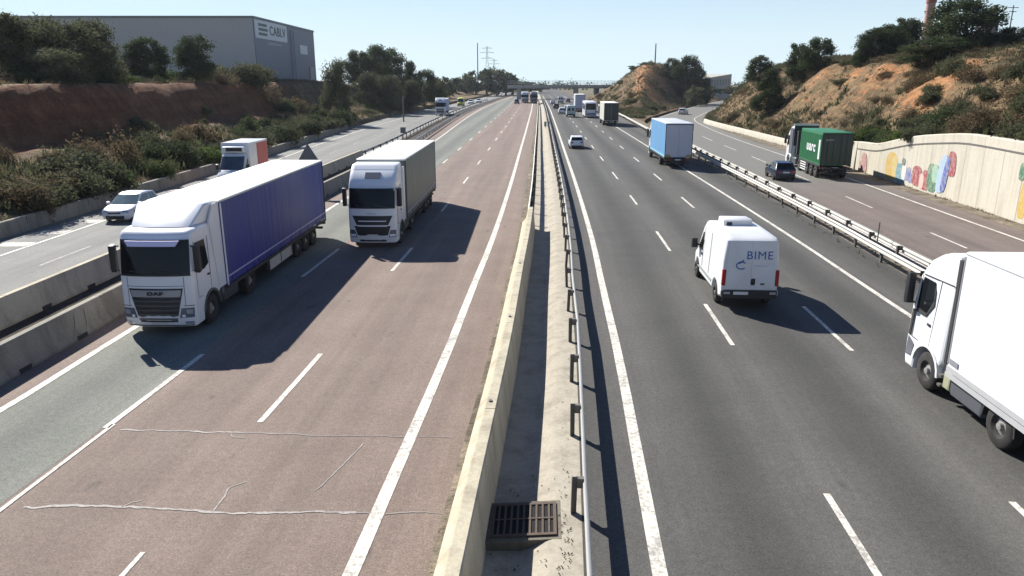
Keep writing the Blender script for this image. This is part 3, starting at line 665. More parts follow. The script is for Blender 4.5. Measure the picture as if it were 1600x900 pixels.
def bank(name, edge, sgn, zf, mat, earth):
    ds = [0, .3]+frange(1, 24, .8)+frange(25, 60, 2.5)+frange(66, 160, 12)+[200, 280]
    ys = frange(-30, 170, 1.6)+frange(174, 340, 5)+frange(350, 700, 25)
    vs = []; at_ = []
    for Y in ys:
        for i, d in enumerate(ds):
            z = -.35 if i == 0 else zf(d, Y); vs.append((edge(Y)+sgn*d, Y, z)); at_.append(earth(d, Y))
    n = len(ds); fs = [(j*n+i, j*n+i+1, (j+1)*n+i+1, (j+1)*n+i) for j in range(len(ys)-1) for i in range(n-1)]
    me = bpy.data.meshes.new(name); me.from_pydata(vs, [], fs)
    a = me.attributes.new('earth', 'FLOAT', 'POINT'); a.data.foreach_set('value', at_)
    o = link(name, me, None, mat, angle=70); o['kind'] = 'structure'; return o
def earthL(d, Y):
    dd = d+2.2*nz(Y, 11, .03, 3)*sstep(3, 8, d)
    return sstep(6.8, 9, dd)*(1-sstep(12.4, 13.4, dd))*(1-sstep(120, 160, Y))*sstep(34, 50, Y)
def earthR(d, Y): return max(sstep(3, 7, d)*(1-sstep(11, 15, d))*sstep(58, 70, Y)*(1-sstep(106, 124, Y))*(.46+.62*nz(d, Y, .10, 3)), .5*sstep(16, 19, d)*(1-sstep(20, 23, d))*sstep(70, 90, Y)*(1-sstep(110, 120, Y)))
bank('hillside', off(wallL, -.25), -1, LZ, M_SOILL, earthL)
bank('hillside', off(XR, .2), 1, RZ, M_SOILR, earthR)
# mound between the main road and the slip road
cx_ = {}
CL = offset_path(CP, -5.6)
CLf = interp([(p.y, p.x) for p in CL if p.y > 80 and p.y < 329][::4])
def MZ(X, Y):
    xl = c(Y)+18.5; xr = CLf(Y)-1.2; w = xr-xl
    if w < .5: return -.1
    d = min(X-xl, xr-X); k = min(1, w/34)
    r = sstep(150, 215, Y)*(1-.35*sstep(270, 330, Y))
    pk = math.exp(-((X-(xl+.62*w))/(.40*w+.1))**2)
    return -.1+r*max(0, 13.2*k*(.5*sstep(-1, 15, d)+.5*max(0, min(1, d/15)))*(.6+.4*pk)+.7*nz(X, Y, .12, 4)*sstep(0, 4, d))
vs = []; at_ = []; ys = frange(112, 326, 3); nX = 30
for Y in ys:
    xl = c(Y)+17.2; xr = CLf(Y)-.6; xr = max(xr, xl+.3)
    for i in range(nX):
        X = xl+(xr-xl)*i/(nX-1); vs.append((X, Y, MZ(X, Y) if 0 < i < nX-1 else -.1)); at_.append(.75*sstep(.3, .5, i/(nX-1))*(1-sstep(.7, .85, i/(nX-1)))*sstep(195, 215, Y)*(1-sstep(262, 280, Y)))
me = bpy.data.meshes.new('mound'); me.from_pydata(vs, [], [(j*nX+i, j*nX+i+1, (j+1)*nX+i+1, (j+1)*nX+i) for j in range(len(ys)-1) for i in range(nX-1)])
a = me.attributes.new('earth', 'FLOAT', 'POINT'); a.data.foreach_set('value', at_)
link('hillside', me, None, M_SOILR, angle=70)['kind'] = 'structure'
# carriageways
roadA = strip('road', off(bar1, .1), off(c, -.95), YS, 0, M_A)
strip('resurfaced_lane', off(A_left, .05), off(c, -10.05), YS, .004, M_AG, roadA)
roadB = strip('road', off(c, 1.32), off(NR, .35), YS, 0, M_B)
DP = [(-.60, -.31), (-.30, -.31), (.18, -.30), (.30, -.26), (.66, -.07), (.78, -.035), (1.0, -.025), (1.36, -.02)]
mb = MB(); mb.sweep([(c(y), y) for y in YS], [(q, z) for q, z in DP], closed=False); mb.build('median_ditch', M_DITCH, angle=60)['kind'] = 'structure'
roadD = strip('road', off(wallL, .1), off(bar2, -.3), YS, 0, M_D, uref=lambda Y: 0)
strip('barrier_gap', off(bar2, -.4), off(bar1, .2), YS, -.012, M_DIRTD)
strip('barrier_gap', off(NR, .3), lambda Y: min(FR(Y), NR(Y)+40)+.3 if Y < 130 else NR(Y)+3, [y for y in YS if y <= 235], -.012, M_DIRT)
def strip_paths(name, L, Rr, z, mat, parent=None):
    vs = []; uv = []; s = 0; nx = 5
    for i, (a, b) in enumerate(zip(L, Rr)):
        if i: s += (a-L[i-1]).length
        for k in range(nx):
            p = a+(b-a)*k/(nx-1); vs.append((p.x, p.y, z)); uv.append(((b-a).length*k/(nx-1)+15, s))
    fs = [(i*nx+k, i*nx+k+1, (i+1)*nx+k+1, (i+1)*nx+k) for i in range(len(L)-1) for k in range(nx-1)]
    me = bpy.data.meshes.new(name); me.from_pydata(vs, [], fs); l = me.uv_layers.new(); l.data.foreach_set('uv', [q for lp in me.loops for q in uv[lp.vertex_index]])
    o = link(name, me, parent, mat, smooth=False)
    if not parent: o['kind'] = 'structure'
    return o
CW_edge = [Vector((max(q.x, XR(q.y)+.05) if q.y < 140 else q.x, q.y)) for q in offset_path(CP, 6.3)]
roadC = strip_paths('road', offset_path(CP, -4.3), CW_edge, .0, M_C)
strip_paths('verge', offset_path(CP, 5.35), [Vector((p.x, p.y)) for p in CW_edge], .005, M_DIRT, roadC)
# painted lines
def line_fn(f, y0, y1, w, z=.009, step=4):
    mb = MB(); ribbon(mb, [(f(y), y) for y in frange(y0, y1, step)], w, z); return mb
def marks(name, mbs, parent, mat=None):
    t = MB()
    for q in mbs: t.add(q.v, q.f)
    return t.build(name, mat or M_LINE, parent, smooth=False)
marks('edge_line', [line_fn(off(c, -2.6), -10, 400, .27), line_fn(A_left, -10, 400, .22, .013)], roadA)
marks('edge_line', [line_fn(off(c, 2.6), -10, 400, .26), line_fn(off(c, 13.2), -10, 400, .2)], roadB)
def dashes(f, spans, w, z=.009):
    return [line_fn(f, a, b, w, z, 2.5) for a, b in spans]
d1 = [(16.3, 20.95), (31.0, 35.6), (46.0, 49.5), (59.2, 63.2), (73, 77), (88, 92)]+[(103+14.6*k, 107.4+14.6*k) for k in range(20)]
marks('lane_dash', dashes(off(c, -6.42), d1, .15)+dashes(off(c, -6.42), [(8, 11.2)], .09), roadA)
d2 = [(16.0, 20.9), (30.0, 35.4), (45, 49.5), (59.5, 64), (74, 78), (88, 92)]+[(103+14.6*k, 107.4+14.6*k) for k in range(20)]
marks('lane_dash', dashes(off(c, -9.98), d2, .16, .013)+[line_fn(off(c, -9.9), 2, 16.2, .10, .013)], roadA)
b1 = [(8.5, 13.1), (21.7, 26.1), (34.9, 39.7), (48.7, 52.9), (61.8, 66.8), (76.5, 81), (90.5, 95)]+[(104.5+14*k, 109+14*k) for k in range(20)]
marks('lane_dash', dashes(off(c, 6.25), b1, .14), roadB)
b2 = [(8.3, 12.8), (21.2, 25.8), (34.6, 39), (47.4, 52), (61, 65.5), (75.5, 80), (90, 94.4)]+[(104.5+14*k, 109+14*k) for k in range(20)]
marks('lane_dash', dashes(off(c, 9.8), b2, .14), roadB)
mb = MB(); ribbon(mb, [(p.x, p.y) for p in offset_path(CP, 3.9)], .17, .009); ribbon(mb, [(p.x, p.y) for p in offset_path(CP, -3.6)], .14, .009); mb.build('edge_line', M_LINE, roadC, smooth=False)
cd = offset_path(CP, .1); mb = MB()
Cx = interp([(p.y, p.x) for p in cd])
for a, b in [(-2, 2), (10, 14), (23, 27), (35.5, 39.4), (47.4, 52.4), (61, 65), (74.8, 80.8), (88.2, 94.7), (102.3, 110.9), (119, 125), (134, 140), (150, 156)]: ribbon(mb, [(Cx(y), y) for y in frange(a, b, 2)], .13, .009)
mb.build('lane_dash', M_LINE, roadC, smooth=False)
marks('edge_line', [line_fn(Dline, 0, 300, .17), line_fn(off(bar2, -1.0), 10, 300, .15)], roadD)
marks('lane_dash', dashes(lambda Y: (Dline(Y)+bar2(Y)-1)/2, [(6+13*k, 10+13*k) for k in range(22)], .10), roadD, M_LINEW)
mb = MB()
for k in range(9):
    Y = 29.6+k*3.15; X0, X1 = Dline(Y)-.15, wallL(Y)+.9
    mb.add([(X0, Y, .008), (X0, Y+1.0, .008), (X1, Y+1.0, .008), (X1, Y, .008)], [(0, 1, 2, 3)])
mb.build('hatch_marking', M_LINEW, roadD, smooth=False)
# sealed cracks on the reddish carriageway
M_CRACK = paintmat('crack_sealant', (.34, .30, .265), .6); mb = MB()
def wavy(pts, w, amp=.05):
    P = smooth_path(pts, .07); P = [Vector((p.x+amp*.6*nz(p.x, p.y, 1.6, 3), p.y+amp*nz(p.x+9, p.y, 1.9, 4)+.5*amp*nz(p.x, p.y+4, 7, 3))) for p in P]
    vs = []
    for i, p in enumerate(P):
        t = (P[min(i+1, len(P)-1)]-P[max(i-1, 0)]).normalized(); h = w*.5*max(.25, 1+.75*nz(p.x, p.y, 3.1, 4)); vs += [(p.x-t.y*h, p.y+t.x*h, .0085), (p.x+t.y*h, p.y-t.x*h, .0085)]
    mb.add(vs, [(2*i, 2*i+1, 2*i+3, 2*i+2) for i in range(len(P)-1)])
wavy([(-9.5, 12.62), (-8.2, 12.66), (-6.9, 12.58), (-5.8, 12.47), (-5.2, 12.4), (-4.4, 12.46), (-3.0, 12.42)], .06)
wavy([(-9.33, 15.9), (-8, 15.86), (-6.6, 15.75), (-5.6, 15.72)], .05)
wavy([(-5.75, 12.5), (-5.72, 13.0), (-5.76, 13.3), (-5.5, 13.55)], .03)
wavy([(-4.0, 13.2), (-3.75, 13.9), (-3.4, 15.2)], .022, .06)
wavy([(-7.6, 12.62), (-7.5, 12.8), (-7.3, 12.86)], .025); wavy([(-6.6, 15.75), (-6.5, 15.55), (-6.2, 15.5)], .025)
mb.build('sealed_crack', M_CRACK, roadA, smooth=False)
M_CRACKF = paintmat('faint_crack_sealant', (.26, .22, .19), .7); mb = MB()
wavy([(-3.0, 12.42), (-2.0, 12.4), (-1.3, 12.37)], .03); wavy([(-5.6, 15.72), (-4.4, 15.6), (-3.0, 15.58), (-1.4, 15.5)], .03); wavy([(-8.9, 45.5), (-6.4, 45.1), (-3.2, 44.9)], .06)
mb.build('sealed_crack', M_CRACKF, roadA, smooth=False)
# gravelly edge strip beside the median wall
strip('kerb_strip', off(c, -1.33), lambda Y: c(Y)-.98, YS, .012, M_DIRT)
# ------------------------------------------------------------------ barriers
def path_of(f, y0, y1, step=2.0): return [(f(y), y) for y in frange(y0, y1, step)]
J = [(-.48, -.6), (-.48, .09), (-.30, .28), (-.13, .94), (-.10, .98), (.12, .98), (.15, .94), (.24, -.1), (.28, -.6)]
b = MB(); b.sweep(path_of(off(c, -.70), -30, 42), J[::-1]); o = b.build('concrete_barrier', M_CON, angle=25)
tag(o, 'cream concrete median barrier beside the drainage ditch, nearest the camera', 'barrier')
mb = MB()
for k in range(18): mb.box(0, 0, 0, 0, 0, 0) if False else None
for y in (15.4, 21.6, 28.5):
    pm = MB(); pm.box(c(y)-.76, c(y)-.69, y-.05, y+.05, .975, 1.01); pm.build('top_bracket', M_POST, o)
jn = MB()
for y in frange(9, 42, 6): jn.box(c(y)-.80, c(y)-.575, y-.008, y+.008, .94, .9835)
jn.build('joint', M_CHAS, o)
NJ = [(-.34, -.3), (-.34, .08), (-.22, .30), (-.12, .92), (-.10, .95), (.10, .95), (.12, .92), (.22, .30), (.34, .08), (.34, -.3)]
def njbar(f, y0, y1, mat, label, bc=0):
    b = MB(); b.sweep(path_of(f, y0, y1), NJ[::-1]); o = b.build('concrete_barrier', mat, angle=25); tag(o, label, 'barrier')
    j = MB(); n = MB()
    for y in frange(y0+6, y1, 6):
        x = f(y); j.obox((x, y, .5), (0, 1, 0), (1, 0, 0), (0, 0, 1), .012, .125, .453)
        for q in (1.6, 4.4): n.obox((f(y-q)+.30, y-q, .06), (0, 1, 0), (1, 0, 0), (0, 0, 1), .26, .05, .07)
    j.build('joint', M_CHAS, o); n.build('drain_slot', M_CHAS, o)
    return o
b1o = njbar(bar1, -30, 80, M_CONG, 'grey concrete barrier with scuff marks along the lorry lane')
for (ya, dy) in ((21.9, .5), (22.6, .35)):
    sc = MB()
    pts = [(bar1(ya+dy*t)+.345-.11*min(1, max(0, (h-.08)/.2))-.10*max(0, (h-.3)/.62)+.006, ya+dy*t+.1*math.sin(3*t), h) for t, h in ((0, .08), (.2, .15), (.45, .3), (.7, .55), (1.0, .8))]
    for p, q in zip(pts, pts[1:]): sc.add([p, q, (q[0], q[1]+.05, q[2]), (p[0], p[1]+.05, p[2])], [(0, 1, 2, 3)])
    sc.build('scuff_mark', plain('scuff_pale', (.34, .33, .30), .9), b1o, smooth=False)
njbar(bar2, -30, 78, M_CON, 'cream topped concrete barrier edging the pale left slip road')
# low wall under the left bank, retaining wall with the mural on the right
b = MB(); b.sweep(path_of(wallL, -30, 132), [(-.28, -.35), (-.24, .78), (-.2, .82), (.02, .82), (.06, .78), (.10, .1), (.10, -.35)][::-1]); o = b.build('low_wall', M_CONG, angle=25); tag(o, 'low grey concrete wall at the foot of the dark left bank', 'wall')
j = MB()
for y in frange(10, 130, 6): j.box(wallL(y)+.04, wallL(y)+.085, y-.02, y+.02, .06, .80)
j.build('joint', M_CHAS, o)
def wall_sweep(ys, prof_of):
    mb = MB(); vs = []; m = None
    for Y in ys:
        P = prof_of(Y); m = len(P); t = Vector((XR(Y+.5)-XR(Y-.5), 1)).normalized()
        vs += [(XR(Y)+t.y*q, Y-t.x*q, z) for q, z in P]
    fs = [(i*m+k, i*m+(k+1) % m, (i+1)*m+(k+1) % m, (i+1)*m+k) for i in range(len(ys)-1) for k in range(m)]+[tuple(range(m)), tuple(range((len(ys)-1)*m, len(ys)*m))[::-1]]
    return mb.add(vs, fs)
wy = frange(-30, 69, 1.5)
MW = wall_sweep(wy, lambda Y: [(0, -.35), (0, CW(Y)-.75), (.0, CW(Y)-.06), (.05, CW(Y)), (.42, CW(Y)), (.45, -.35)]).build('retaining_wall', M_WALL, angle=30); tag(MW, 'tall cream retaining wall with a colourful painted mural', 'wall')
gv = MB(); vs = []
for Y in wy: vs.append((XR(Y)-.004, Y, CW(Y)-.70)); vs.append((XR(Y)-.03, Y, CW(Y)-.70)); vs.append((XR(Y)-.03, Y, CW(Y)-.60)); vs.append((XR(Y)-.004, Y, CW(Y)-.60))
n = len(wy); gv.add(vs, [(i*4+k, i*4+(k+1) % 4, i*4+4+(k+1) % 4, i*4+4+k) for i in range(n-1) for k in range(4)]); gv.build('ledge', M_POST, MW, smooth=False)
pn = MB()
for y in frange(22, 68, 2.3): pn.add([(XR(y)-.006, y-.02, .05), (XR(y)-.006, y+.02, .05), (XR(y)-.006, y+.02, CW(y)-.72), (XR(y)-.006, y-.02, CW(y)-.72)], [(0, 1, 2, 3)])
pn.build('panel_joint', plain('joint_grey', (.36, .33, .27), .9), MW, smooth=False)
# mural: rounded plain shapes painted on the wall, (y centre, z centre, half width, half height, colour)
def wpaint(name, col):
    m, nt, b = nodes_of(name); P = geo_pos(nt); n = tex(nt, P, 3, 5, .7)
    nt.links.new(mixc(nt, mth(nt, 'MULTIPLY', ramp(nt, n, [(.4, (0, 0, 0)), (.75, (1, 1, 1))]), .75), col, (.50, .45, .36)), b.inputs['Base Color']); b.inputs['Roughness'].default_value = .85; return m
def wall_blob(name, mat, shapes, k):
    mb = MB(); e = .008+.003*k
    for (yc, zc, ry, rz, sk) in shapes:
        vs = [(XR(yc)-e, yc, zc)]; nn = 26
        for i in range(nn):
            a = 2*math.pi*i/nn; p = .75 if math.sin(a) > 0 else .5
            dy = ry*math.copysign(abs(math.cos(a))**p, math.cos(a)); dz = rz*math.copysign(abs(math.sin(a))**p, math.sin(a)); y = yc+dy+sk*dz
            vs.append((XR(y)-e, y, max(.12, zc+dz)))
        mb.add(vs, [(0, 1+i, 1+(i+1) % nn) for i in range(nn)])
    return mb.build(name, mat, MW, smooth=False)
def on_wall(px, py):
    lo, hi = 30.0, 68.0
    for _ in range(40):
        m_ = (lo+hi)/2
        if at(px, py, m_).x > XR(m_): hi = m_
        else: lo = m_
    return lo, at(px, py, lo).z
def ws(cx, cy, hx, hy, sk=0):
    px, py = 1320+cx/4.09, 180+cy/4.09; y0, z0 = on_wall(px, py); ya, _ = on_wall(px-hx/4.09, py); yb, _ = on_wall(px+hx/4.09, py); za = on_wall(px, py-hy/4.09)[1]; zb = on_wall(px, py+hy/4.09)[1]
    return ((ya+yb)/2, (za+zb)/2, abs(ya-yb)/2, abs(za-zb)/2, sk)
MUR = [('mural_yellow', (.48, .31, .05), [ws(297, 325, 36, 92), ws(1140, 540, 26, 130)]), ('mural_ochre', (.50, .38, .12), [ws(318, 330, 16, 78, .1)]), ('mural_teal', (.11, .25, .29), [ws(350, 368, 24, 62, .1), ws(372, 395, 14, 36)]), ('mural_white', (.62, .60, .54), [ws(380, 345, 14, 70)]), ('mural_lilac', (.17, .19, .36), [ws(404, 375, 15, 45, -.25), ws(420, 400, 12, 34)]),
       ('mural_red', (.27, .03, .045), [ws(462, 388, 33, 66, .1), ws(515, 415, 25, 66), ws(685, 312, 28, 82, .1)]), ('mural_pale_pink', (.60, .40, .33), [ws(490, 420, 14, 50)]), ('mural_green', (.05, .16, .085), [ws(556, 400, 30, 92, .15), ws(1137, 360, 18, 58)]), ('mural_mint', (.22, .42, .30), [ws(580, 372, 20, 60, .1)]),
       ('mural_pale_blue', (.30, .43, .58), [ws(622, 375, 26, 128, -.1)]), ('mural_blue', (.07, .11, .33), [ws(645, 380, 17, 118, -.15)]), ('mural_pink', (.34, .16, .15), [ws(125, 300, 18, 62, .2), ws(100, 330, 12, 40, -.1)]), ('mural_dark_dot', (.06, .09, .09), [ws(380, 297, 11, 23)])]
for k, (nm, col, sh) in enumerate(MUR): wall_blob('mural_shape', wpaint(nm, col), sh, k)
wy2 = frange(69.1, 262, 2.5)
low = wall_sweep([y for y in wy2 if y < 148], lambda Y: [(0, -.35), (-.12, .1), (.0, CW(Y)-.04), (.05, CW(Y)), (.36, CW(Y)), (.4, -.35)]).build('low_wall', M_WALL, angle=30); tag(low, 'low cream wall curving round the foot of the right hill', 'wall')
# steel crash barriers
WB = [(-.02, -.155), (.035, -.12), (.035, -.06), (-.015, -.02), (-.015, .02), (.035, .06), (.035, .12), (-.02, .155), (-.035, .155), (.0, .10), (.0, .07), (-.05, .025), (-.05, -.025), (.0, -.07), (.0, -.10), (-.035, -.155)]
def guardrail(f, y0, y1, side, label, zr=.62, spacing=3.22, postx=.22, start=None, rails=1, mat=None, hp=.78, blocks=True):
    """side +1: the rail faces +X"""
    root = thing('crash_barrier', label, 'crash barrier', (f(y0), y0, 0)); ox, oy = f(y0), y0
    pr = [(q*side, z) for q, z in WB]
    mb = MB(); mb.sweep([(x-ox+.022*nz(x, y, .23, 3), y-oy, zr+.016*nz(y, x, .17, 2)) for x, y in path_of(f, y0, y1, 2.0)], pr); mb.build('rail', mat or M_STEEL, root, 60)
    if rails == 2:
        mb = MB(); mb.sweep([(x-ox, y-oy, zr-.36) for x, y in path_of(f, y0, y1, 3)], [(q*.6, z*.7) for q, z in pr]); mb.build('lower_rail', mat or M_STEEL, root, 60)
    pb = MB(); px = -side*postx
    pb.box(px-.05, px-.044, -.055, .055, -.3, hp); pb.box(px+.044, px+.05, -.055, .055, -.3, hp); pb.box(px-.044, px+.044, -.005, .005, -.3, hp)
    a, b_ = sorted((px+.045*side, -side*.03)); pb.box(a, b_, -.05, .05, zr-.1, zr+.1)
    y = start if start is not None else y0+1; k = 0; proto = None; rest = MB()
    while y < y1:
        if k < 96:
            if proto is None: o = proto = pb.build('post', M_POST, root, smooth=False)
            else: o = proto.copy(); COL.objects.link(o); o.parent = root
            o.location = (f(y)-ox, y-oy, R.uniform(-.02, .015)); o.rotation_euler = (R.gauss(0, .02), R.gauss(0, .02), R.gauss(0, .05))
        else:
            rest.v += []; rest.add([(vx+f(y)-ox, vy+y-oy, vz) for vx, vy, vz in pb.v], pb.f)
        y += spacing if y < 150 else spacing*2; k += 1
    if rest.v: rest.build('post', M_POST, root, smooth=False)['kind'] = 'stuff'
    return root
guardrail(off(c, 1.38), -8, 330, 1, 'steel crash barrier on dark posts beside the median ditch', .66, 3.22, .22, -6.86)
guardrail(off(c, -.85), 42.2, 330, -1, 'thin steel crash barrier continuing on from the concrete median barrier', .62, 4, .2)
guardrail(NR, -10, 235, -1, 'front rail of the double crash barrier, behind the white van', .66, 3.2, .2)
guardrail(FR, -10, 156, 1, 'rear rail of the double crash barrier, facing the mural wall', .66, 3.2, .22)
guardrail(off(bar1, .1), 80.5, 300, 1, 'grey crash barrier beyond the grey lorry on the main road side', .62, 4, .2)
guardrail(off(bar2, -.1), 78.5, 300, -1, 'grey crash barrier beyond the grey lorry on the left slip road side', .62, 4, .2)
# drain grate in the ditch
t = thing('drain_grate', 'rusty iron drain grate set across the floor of the median ditch', 'drain', (c(12.3)+.22, 12.3, -.055)); t.rotation_euler = (0, -math.radians(4.5), -.04)
m = MB()
for a in ((-.62, .62, -.54, -.47), (-.62, .62, .47, .54), (-.62, -.56, -.47, .47), (.56, .62, -.47, .47)): m.box(a[0], a[1], a[2], a[3], -.012, .014)
m.build('frame', plain('rusty_iron', (.10, .07, .05), .8, .2, .6, 8), t)
m = MB(); m.box(-.72, .70, -.64, .64, -.55, -.022); m.build('concrete_surround', concrete('concrete_dirty', (.20, .18, .14), (.14, .125, .095), (.07, .06, .045), .7, False), t, smooth=False)
m = MB(); m.box(-.558, .558, -.468, .468, -.021, -.010); m.build('pit_shade_plate', plain('pit_shade_black', (.008, .007, .006), .95), t)  # near-black plate close under the bars, its colour stands in for shade below
m = MB()
for k in range(9): m.box(-.50+k*.12, -.462+k*.12, -.47, .47, -.009, .012)
m.box(-.56, .56, -.02, .02, .0125, .018)
m.build('bar', plain('rusty_iron', (.10, .07, .05)), t)
# loose leaves and grit on the ditch floor
m = MB()
for k in range(160):
    y = R.choice([R.uniform(9.8, 12), R.uniform(9.8, 40), R.uniform(11, 14)]); x = c(y)+R.choice([R.uniform(-.4, 1.1), R.uniform(.9, 1.15)]); s = R.uniform(.012, .04); a = R.uniform(0, 3)
    dx, dy = s*math.cos(a), s*math.sin(a); zl = interp(DP)(x-c(y))+.012; m.add([(x-dx, y-dy, zl), (x+dy*.5, y-dx*.5, zl+.004), (x+dx, y+dy, zl+.016), (x-dy*.5, y+dx*.5, zl+.012)], [(0, 1, 2, 3)])
m.build('litter', plain('leaf_litter', (.07, .05, .03), .9, 0, .8, 30), smooth=False)['kind'] = 'stuff'
# ------------------------------------------------------------------ vehicles in the near carriageways
t1 = thing('articulated_lorry', 'white lorry cab pulling a long violet curtain trailer, nearest oncoming', 'lorry', (-11.42, 22.62, 0), (-.018, -1))
truck_cab(t1, M_WHITE, 'a'); tractor_frame(t1, [-1.38, -5.0], -6.2)
bd = trailer_box(t1, -2.62, 13.3, 3.98, M_VIOLET, M_CREAMTOP, M_WHITE); trailer_running(t1, bd, -2.62, 13.3, guard=M_PLATEY)
t2 = thing('articulated_lorry', 'white lorry cab with a dark grey curtain trailer, behind the violet one', 'lorry', (-6.83, 35.45, 0), (-.022, -1))
truck_cab(t2, M_WHITE, 'b', 2.25); tractor_frame(t2, [-1.38, -4.9], -6)
bd = trailer_box(t2, -2.9, 12.2, 4.06, M_GREYT, M_CREAMTOP, M_GREYT); trailer_running(t2, bd, -2.9, 12.2)
mb = MB(); mb.slab([(-2.86, 3.55), (-2.86, 4.0), (-2.895, 4.0), (-2.895, 3.55)][::1], -1.2, 1.2, .02); mb.build('front_header', M_GREYT, bd)
t3 = thing('refrigerated_lorry', 'white lorry with a plain white box trailer at the right edge of the frame', 'lorry', (12.33, 19.75, 0), (.045, 1))
truck_cab(t3, M_WHITE, 'c', 2.15); tractor_frame(t3, [-1.45, -4.75], -6, tank=False)
bd = trailer_box(t3, -2.52, 13.6, 4.0, M_WHITE, M_WHITE, M_WHITE, kind='reefer', zb=.95); trailer_running(t3, bd, -2.75, 13.4, zb=.95)
mb = MB(); mb.box(-.95, .95, -2.515, -2.3, 2.3, 3.7); mb.build('cooling_unit', M_DARK, bd)
mb = MB(); mb.box(-1.15, 1.15, -2.24, -2.10, 1.0, 3.72); mb.box(-1.0, 1.0, -2.51, -2.24, 1.0, 1.3); mb.build('dark_gap_block', M_CHAS, t3)  # dark panel added over the cab's rear wall, colouring the gap as shaded
for s in (-1, 1):
    a, b = sorted((s*.70, s*1.2))
    m = MB(); m.slab([(-4.05, .38), (-2.72, .38), (-2.66, .46), (-2.66, 1.0), (-4.05, 1.0)], a, b, .05); m.build('side_skirt', plain('skirt_grey', (.085, .09, .10), .5, 0, .3), t3)
    m = MB(); m.slab([(-2.62, .42), (-2.3, .42), (-2.3, .86), (-2.62, .86)], a, b, .05); m.build('battery_box', plain('box_pale', (.34, .34, .22), .6, 0, .3), t3)
    m = MB(); a, b = sorted((s*.80, s*1.235)); m.box(a, b, -2.26, -2.13, .40, .46); m.box(a, b, -2.26, -2.13, .66, .72); m.build('step', M_POST, t3)
    a, b = sorted((s*.78, s*1.24)); m = MB(); m.slab(arcpts(-4.75, .52, .60, 9, .0, math.pi)[::1]+arcpts(-4.75, .52, .64, 9, math.pi, 0), a, b, .004); m.build('mudguard', M_CHAS, t3)
    m = MB(); a, b = sorted((s*.9, s*1.13)); m.box(a, b, -6.2, -5.5, .72, .9); m.build('chassis_bracket', plain('faded_red', (.30, .06, .06), .6, 0, .4), t3)
    m = MB(); a, b = sorted((s*1.17, s*1.2)); m.box(a, b, -12.0, -6.9, .35, .80); m.build('side_panel', M_WHITE, t3)
cabc = [o for o in t3.children if o.name.startswith('cab')][0]; fnc = cab_fn(1.22)
for s in (-1, 1):
    def q(y, z): return fnc(s*1.22, y, z)
    m = MB(); m.panel([q(-.10, .58), q(-.52, .62), q(-.62, .98), q(-.16, 1.12)], .012, .02, (s, 0, 0)); m.build('headlight', plain('headlight_housing', (.16, .17, .20)), cabc)
    m = MB(); m.panel([q(-.12, 1.16), q(-.26, 1.16), q(-.34, 1.92), q(-.18, 1.92)], .010, .02, (s, 0, 0)); m.build('corner_vane', M_CHAS, cabc)
    m = MB(); m.panel([q(-.40, 1.90), q(-1.08, 1.92), q(-1.40, 2.30), q(-1.36, 2.68), q(-1.22, 2.84), q(-.50, 2.80)], .009, .014, (s, 0, 0)); m.build('window_surround', M_CHAS, cabc)
    m = MB(); m.panel([q(-.55, 2.95), q(-2.1, 3.02), q(-2.1, 3.05), q(-.55, 2.98)], .006, .012, (s, 0, 0)); m.build('roof_seam', M_CHAS, cabc)
m = MB(); m.box(-1.292, -1.288, -3.0, -2.62, 1.18, 1.32); m.build('small_sticker', plain('sticker_grey', (.25, .25, .28), .5), bd)
v = thing('panel_van', 'white panel van with a roof cooling unit and blue lettering on its rear doors', 'van', (8.80, 31.05, 0), (.052, 1))
body, rb, doors, bf = van_body(v, M_WHITEV)
m = MB(); m.slab([(-3.35, 2.60), (-2.55, 2.60), (-2.42, 2.72), (-2.46, 2.86), (-3.25, 2.90), (-3.35, 2.84)], -.55, .55, .06, [0]); ac = m.build('cooling_unit', M_WHITEV, body)
m = MB(); m.box(-.42, -.22, -3.362, -3.348, 2.66, 2.78); m.build('cooling_vent', M_DARK, ac)
M_BLUE = plain('lettering_blue', (.03, .11, .36), .5, 0, .1); M_BLUEP = plain('lettering_pale_blue', (.22, .42, .62), .5, 0, .1)
text('lettering', 'BIME', .42, M_BLUE, body, (.26, -5.715, 2.02), (RX-.05, 0, 0), .0, .003, .98)
text('lettering', '----------', .10, M_BLUEP, body, (.32, -5.722, 1.66), (RX, 0, 0), .004, .002, 1.3)
m = MB(); P = [(-.36+.17*math.cos(a), 1.66+.13*math.sin(a)) for a in [math.radians(40+25*k) for k in range(12)]]
for (xa, za), (xb, zb_) in zip(P, P[1:]): m.rod((xa, -5.717, za), (xb, -5.717, zb_), .022, n=6)
m.rod((-.44, -5.717, 1.72), (-.28, -5.717, 1.86), .02, n=6); m.build('logo', M_BLUE, body)
m = MB(); m.slab([(-5.70, .93), (-5.70, 1.2), (-5.735, 1.17), (-5.735, .96)], .02, .17, .03); m.build('door_handle', M_DARK, doors[1])
m = MB(); m.box(.36, .50, -5.722, -5.712, .95, 1.02); m.build('badge', M_POST, doors[1])
m = MB(); m.box(-.58, -.06, -5.785, -5.772, .60, .71); m.build('number_plate', M_PLATE, rb)
for x in (-.92, .70):
    m = MB(); m.box(x, x+.22, -5.780, -5.765, .62, .70); m.build('reflector', plain('reflector_grey', (.45, .42, .42), .3), rb)
car('car', 'silver white hatchback seen from behind in the lane beside the median', 'car', (7.95, 94.0), (.037, 1), M_WHITE, 4.2, 1.8, 1.48, 'hatch')
car('car', 'silver white compact car on the pale left slip road, beside the lorry cab', 'car', (-22.95, 42.0), (.0, -1), plain('silver_paint', (.62, .64, .66), .3, .1, .12, coat=.3), 4.2, 1.78, 1.5, 'hatch', glass=M_GLASSG)
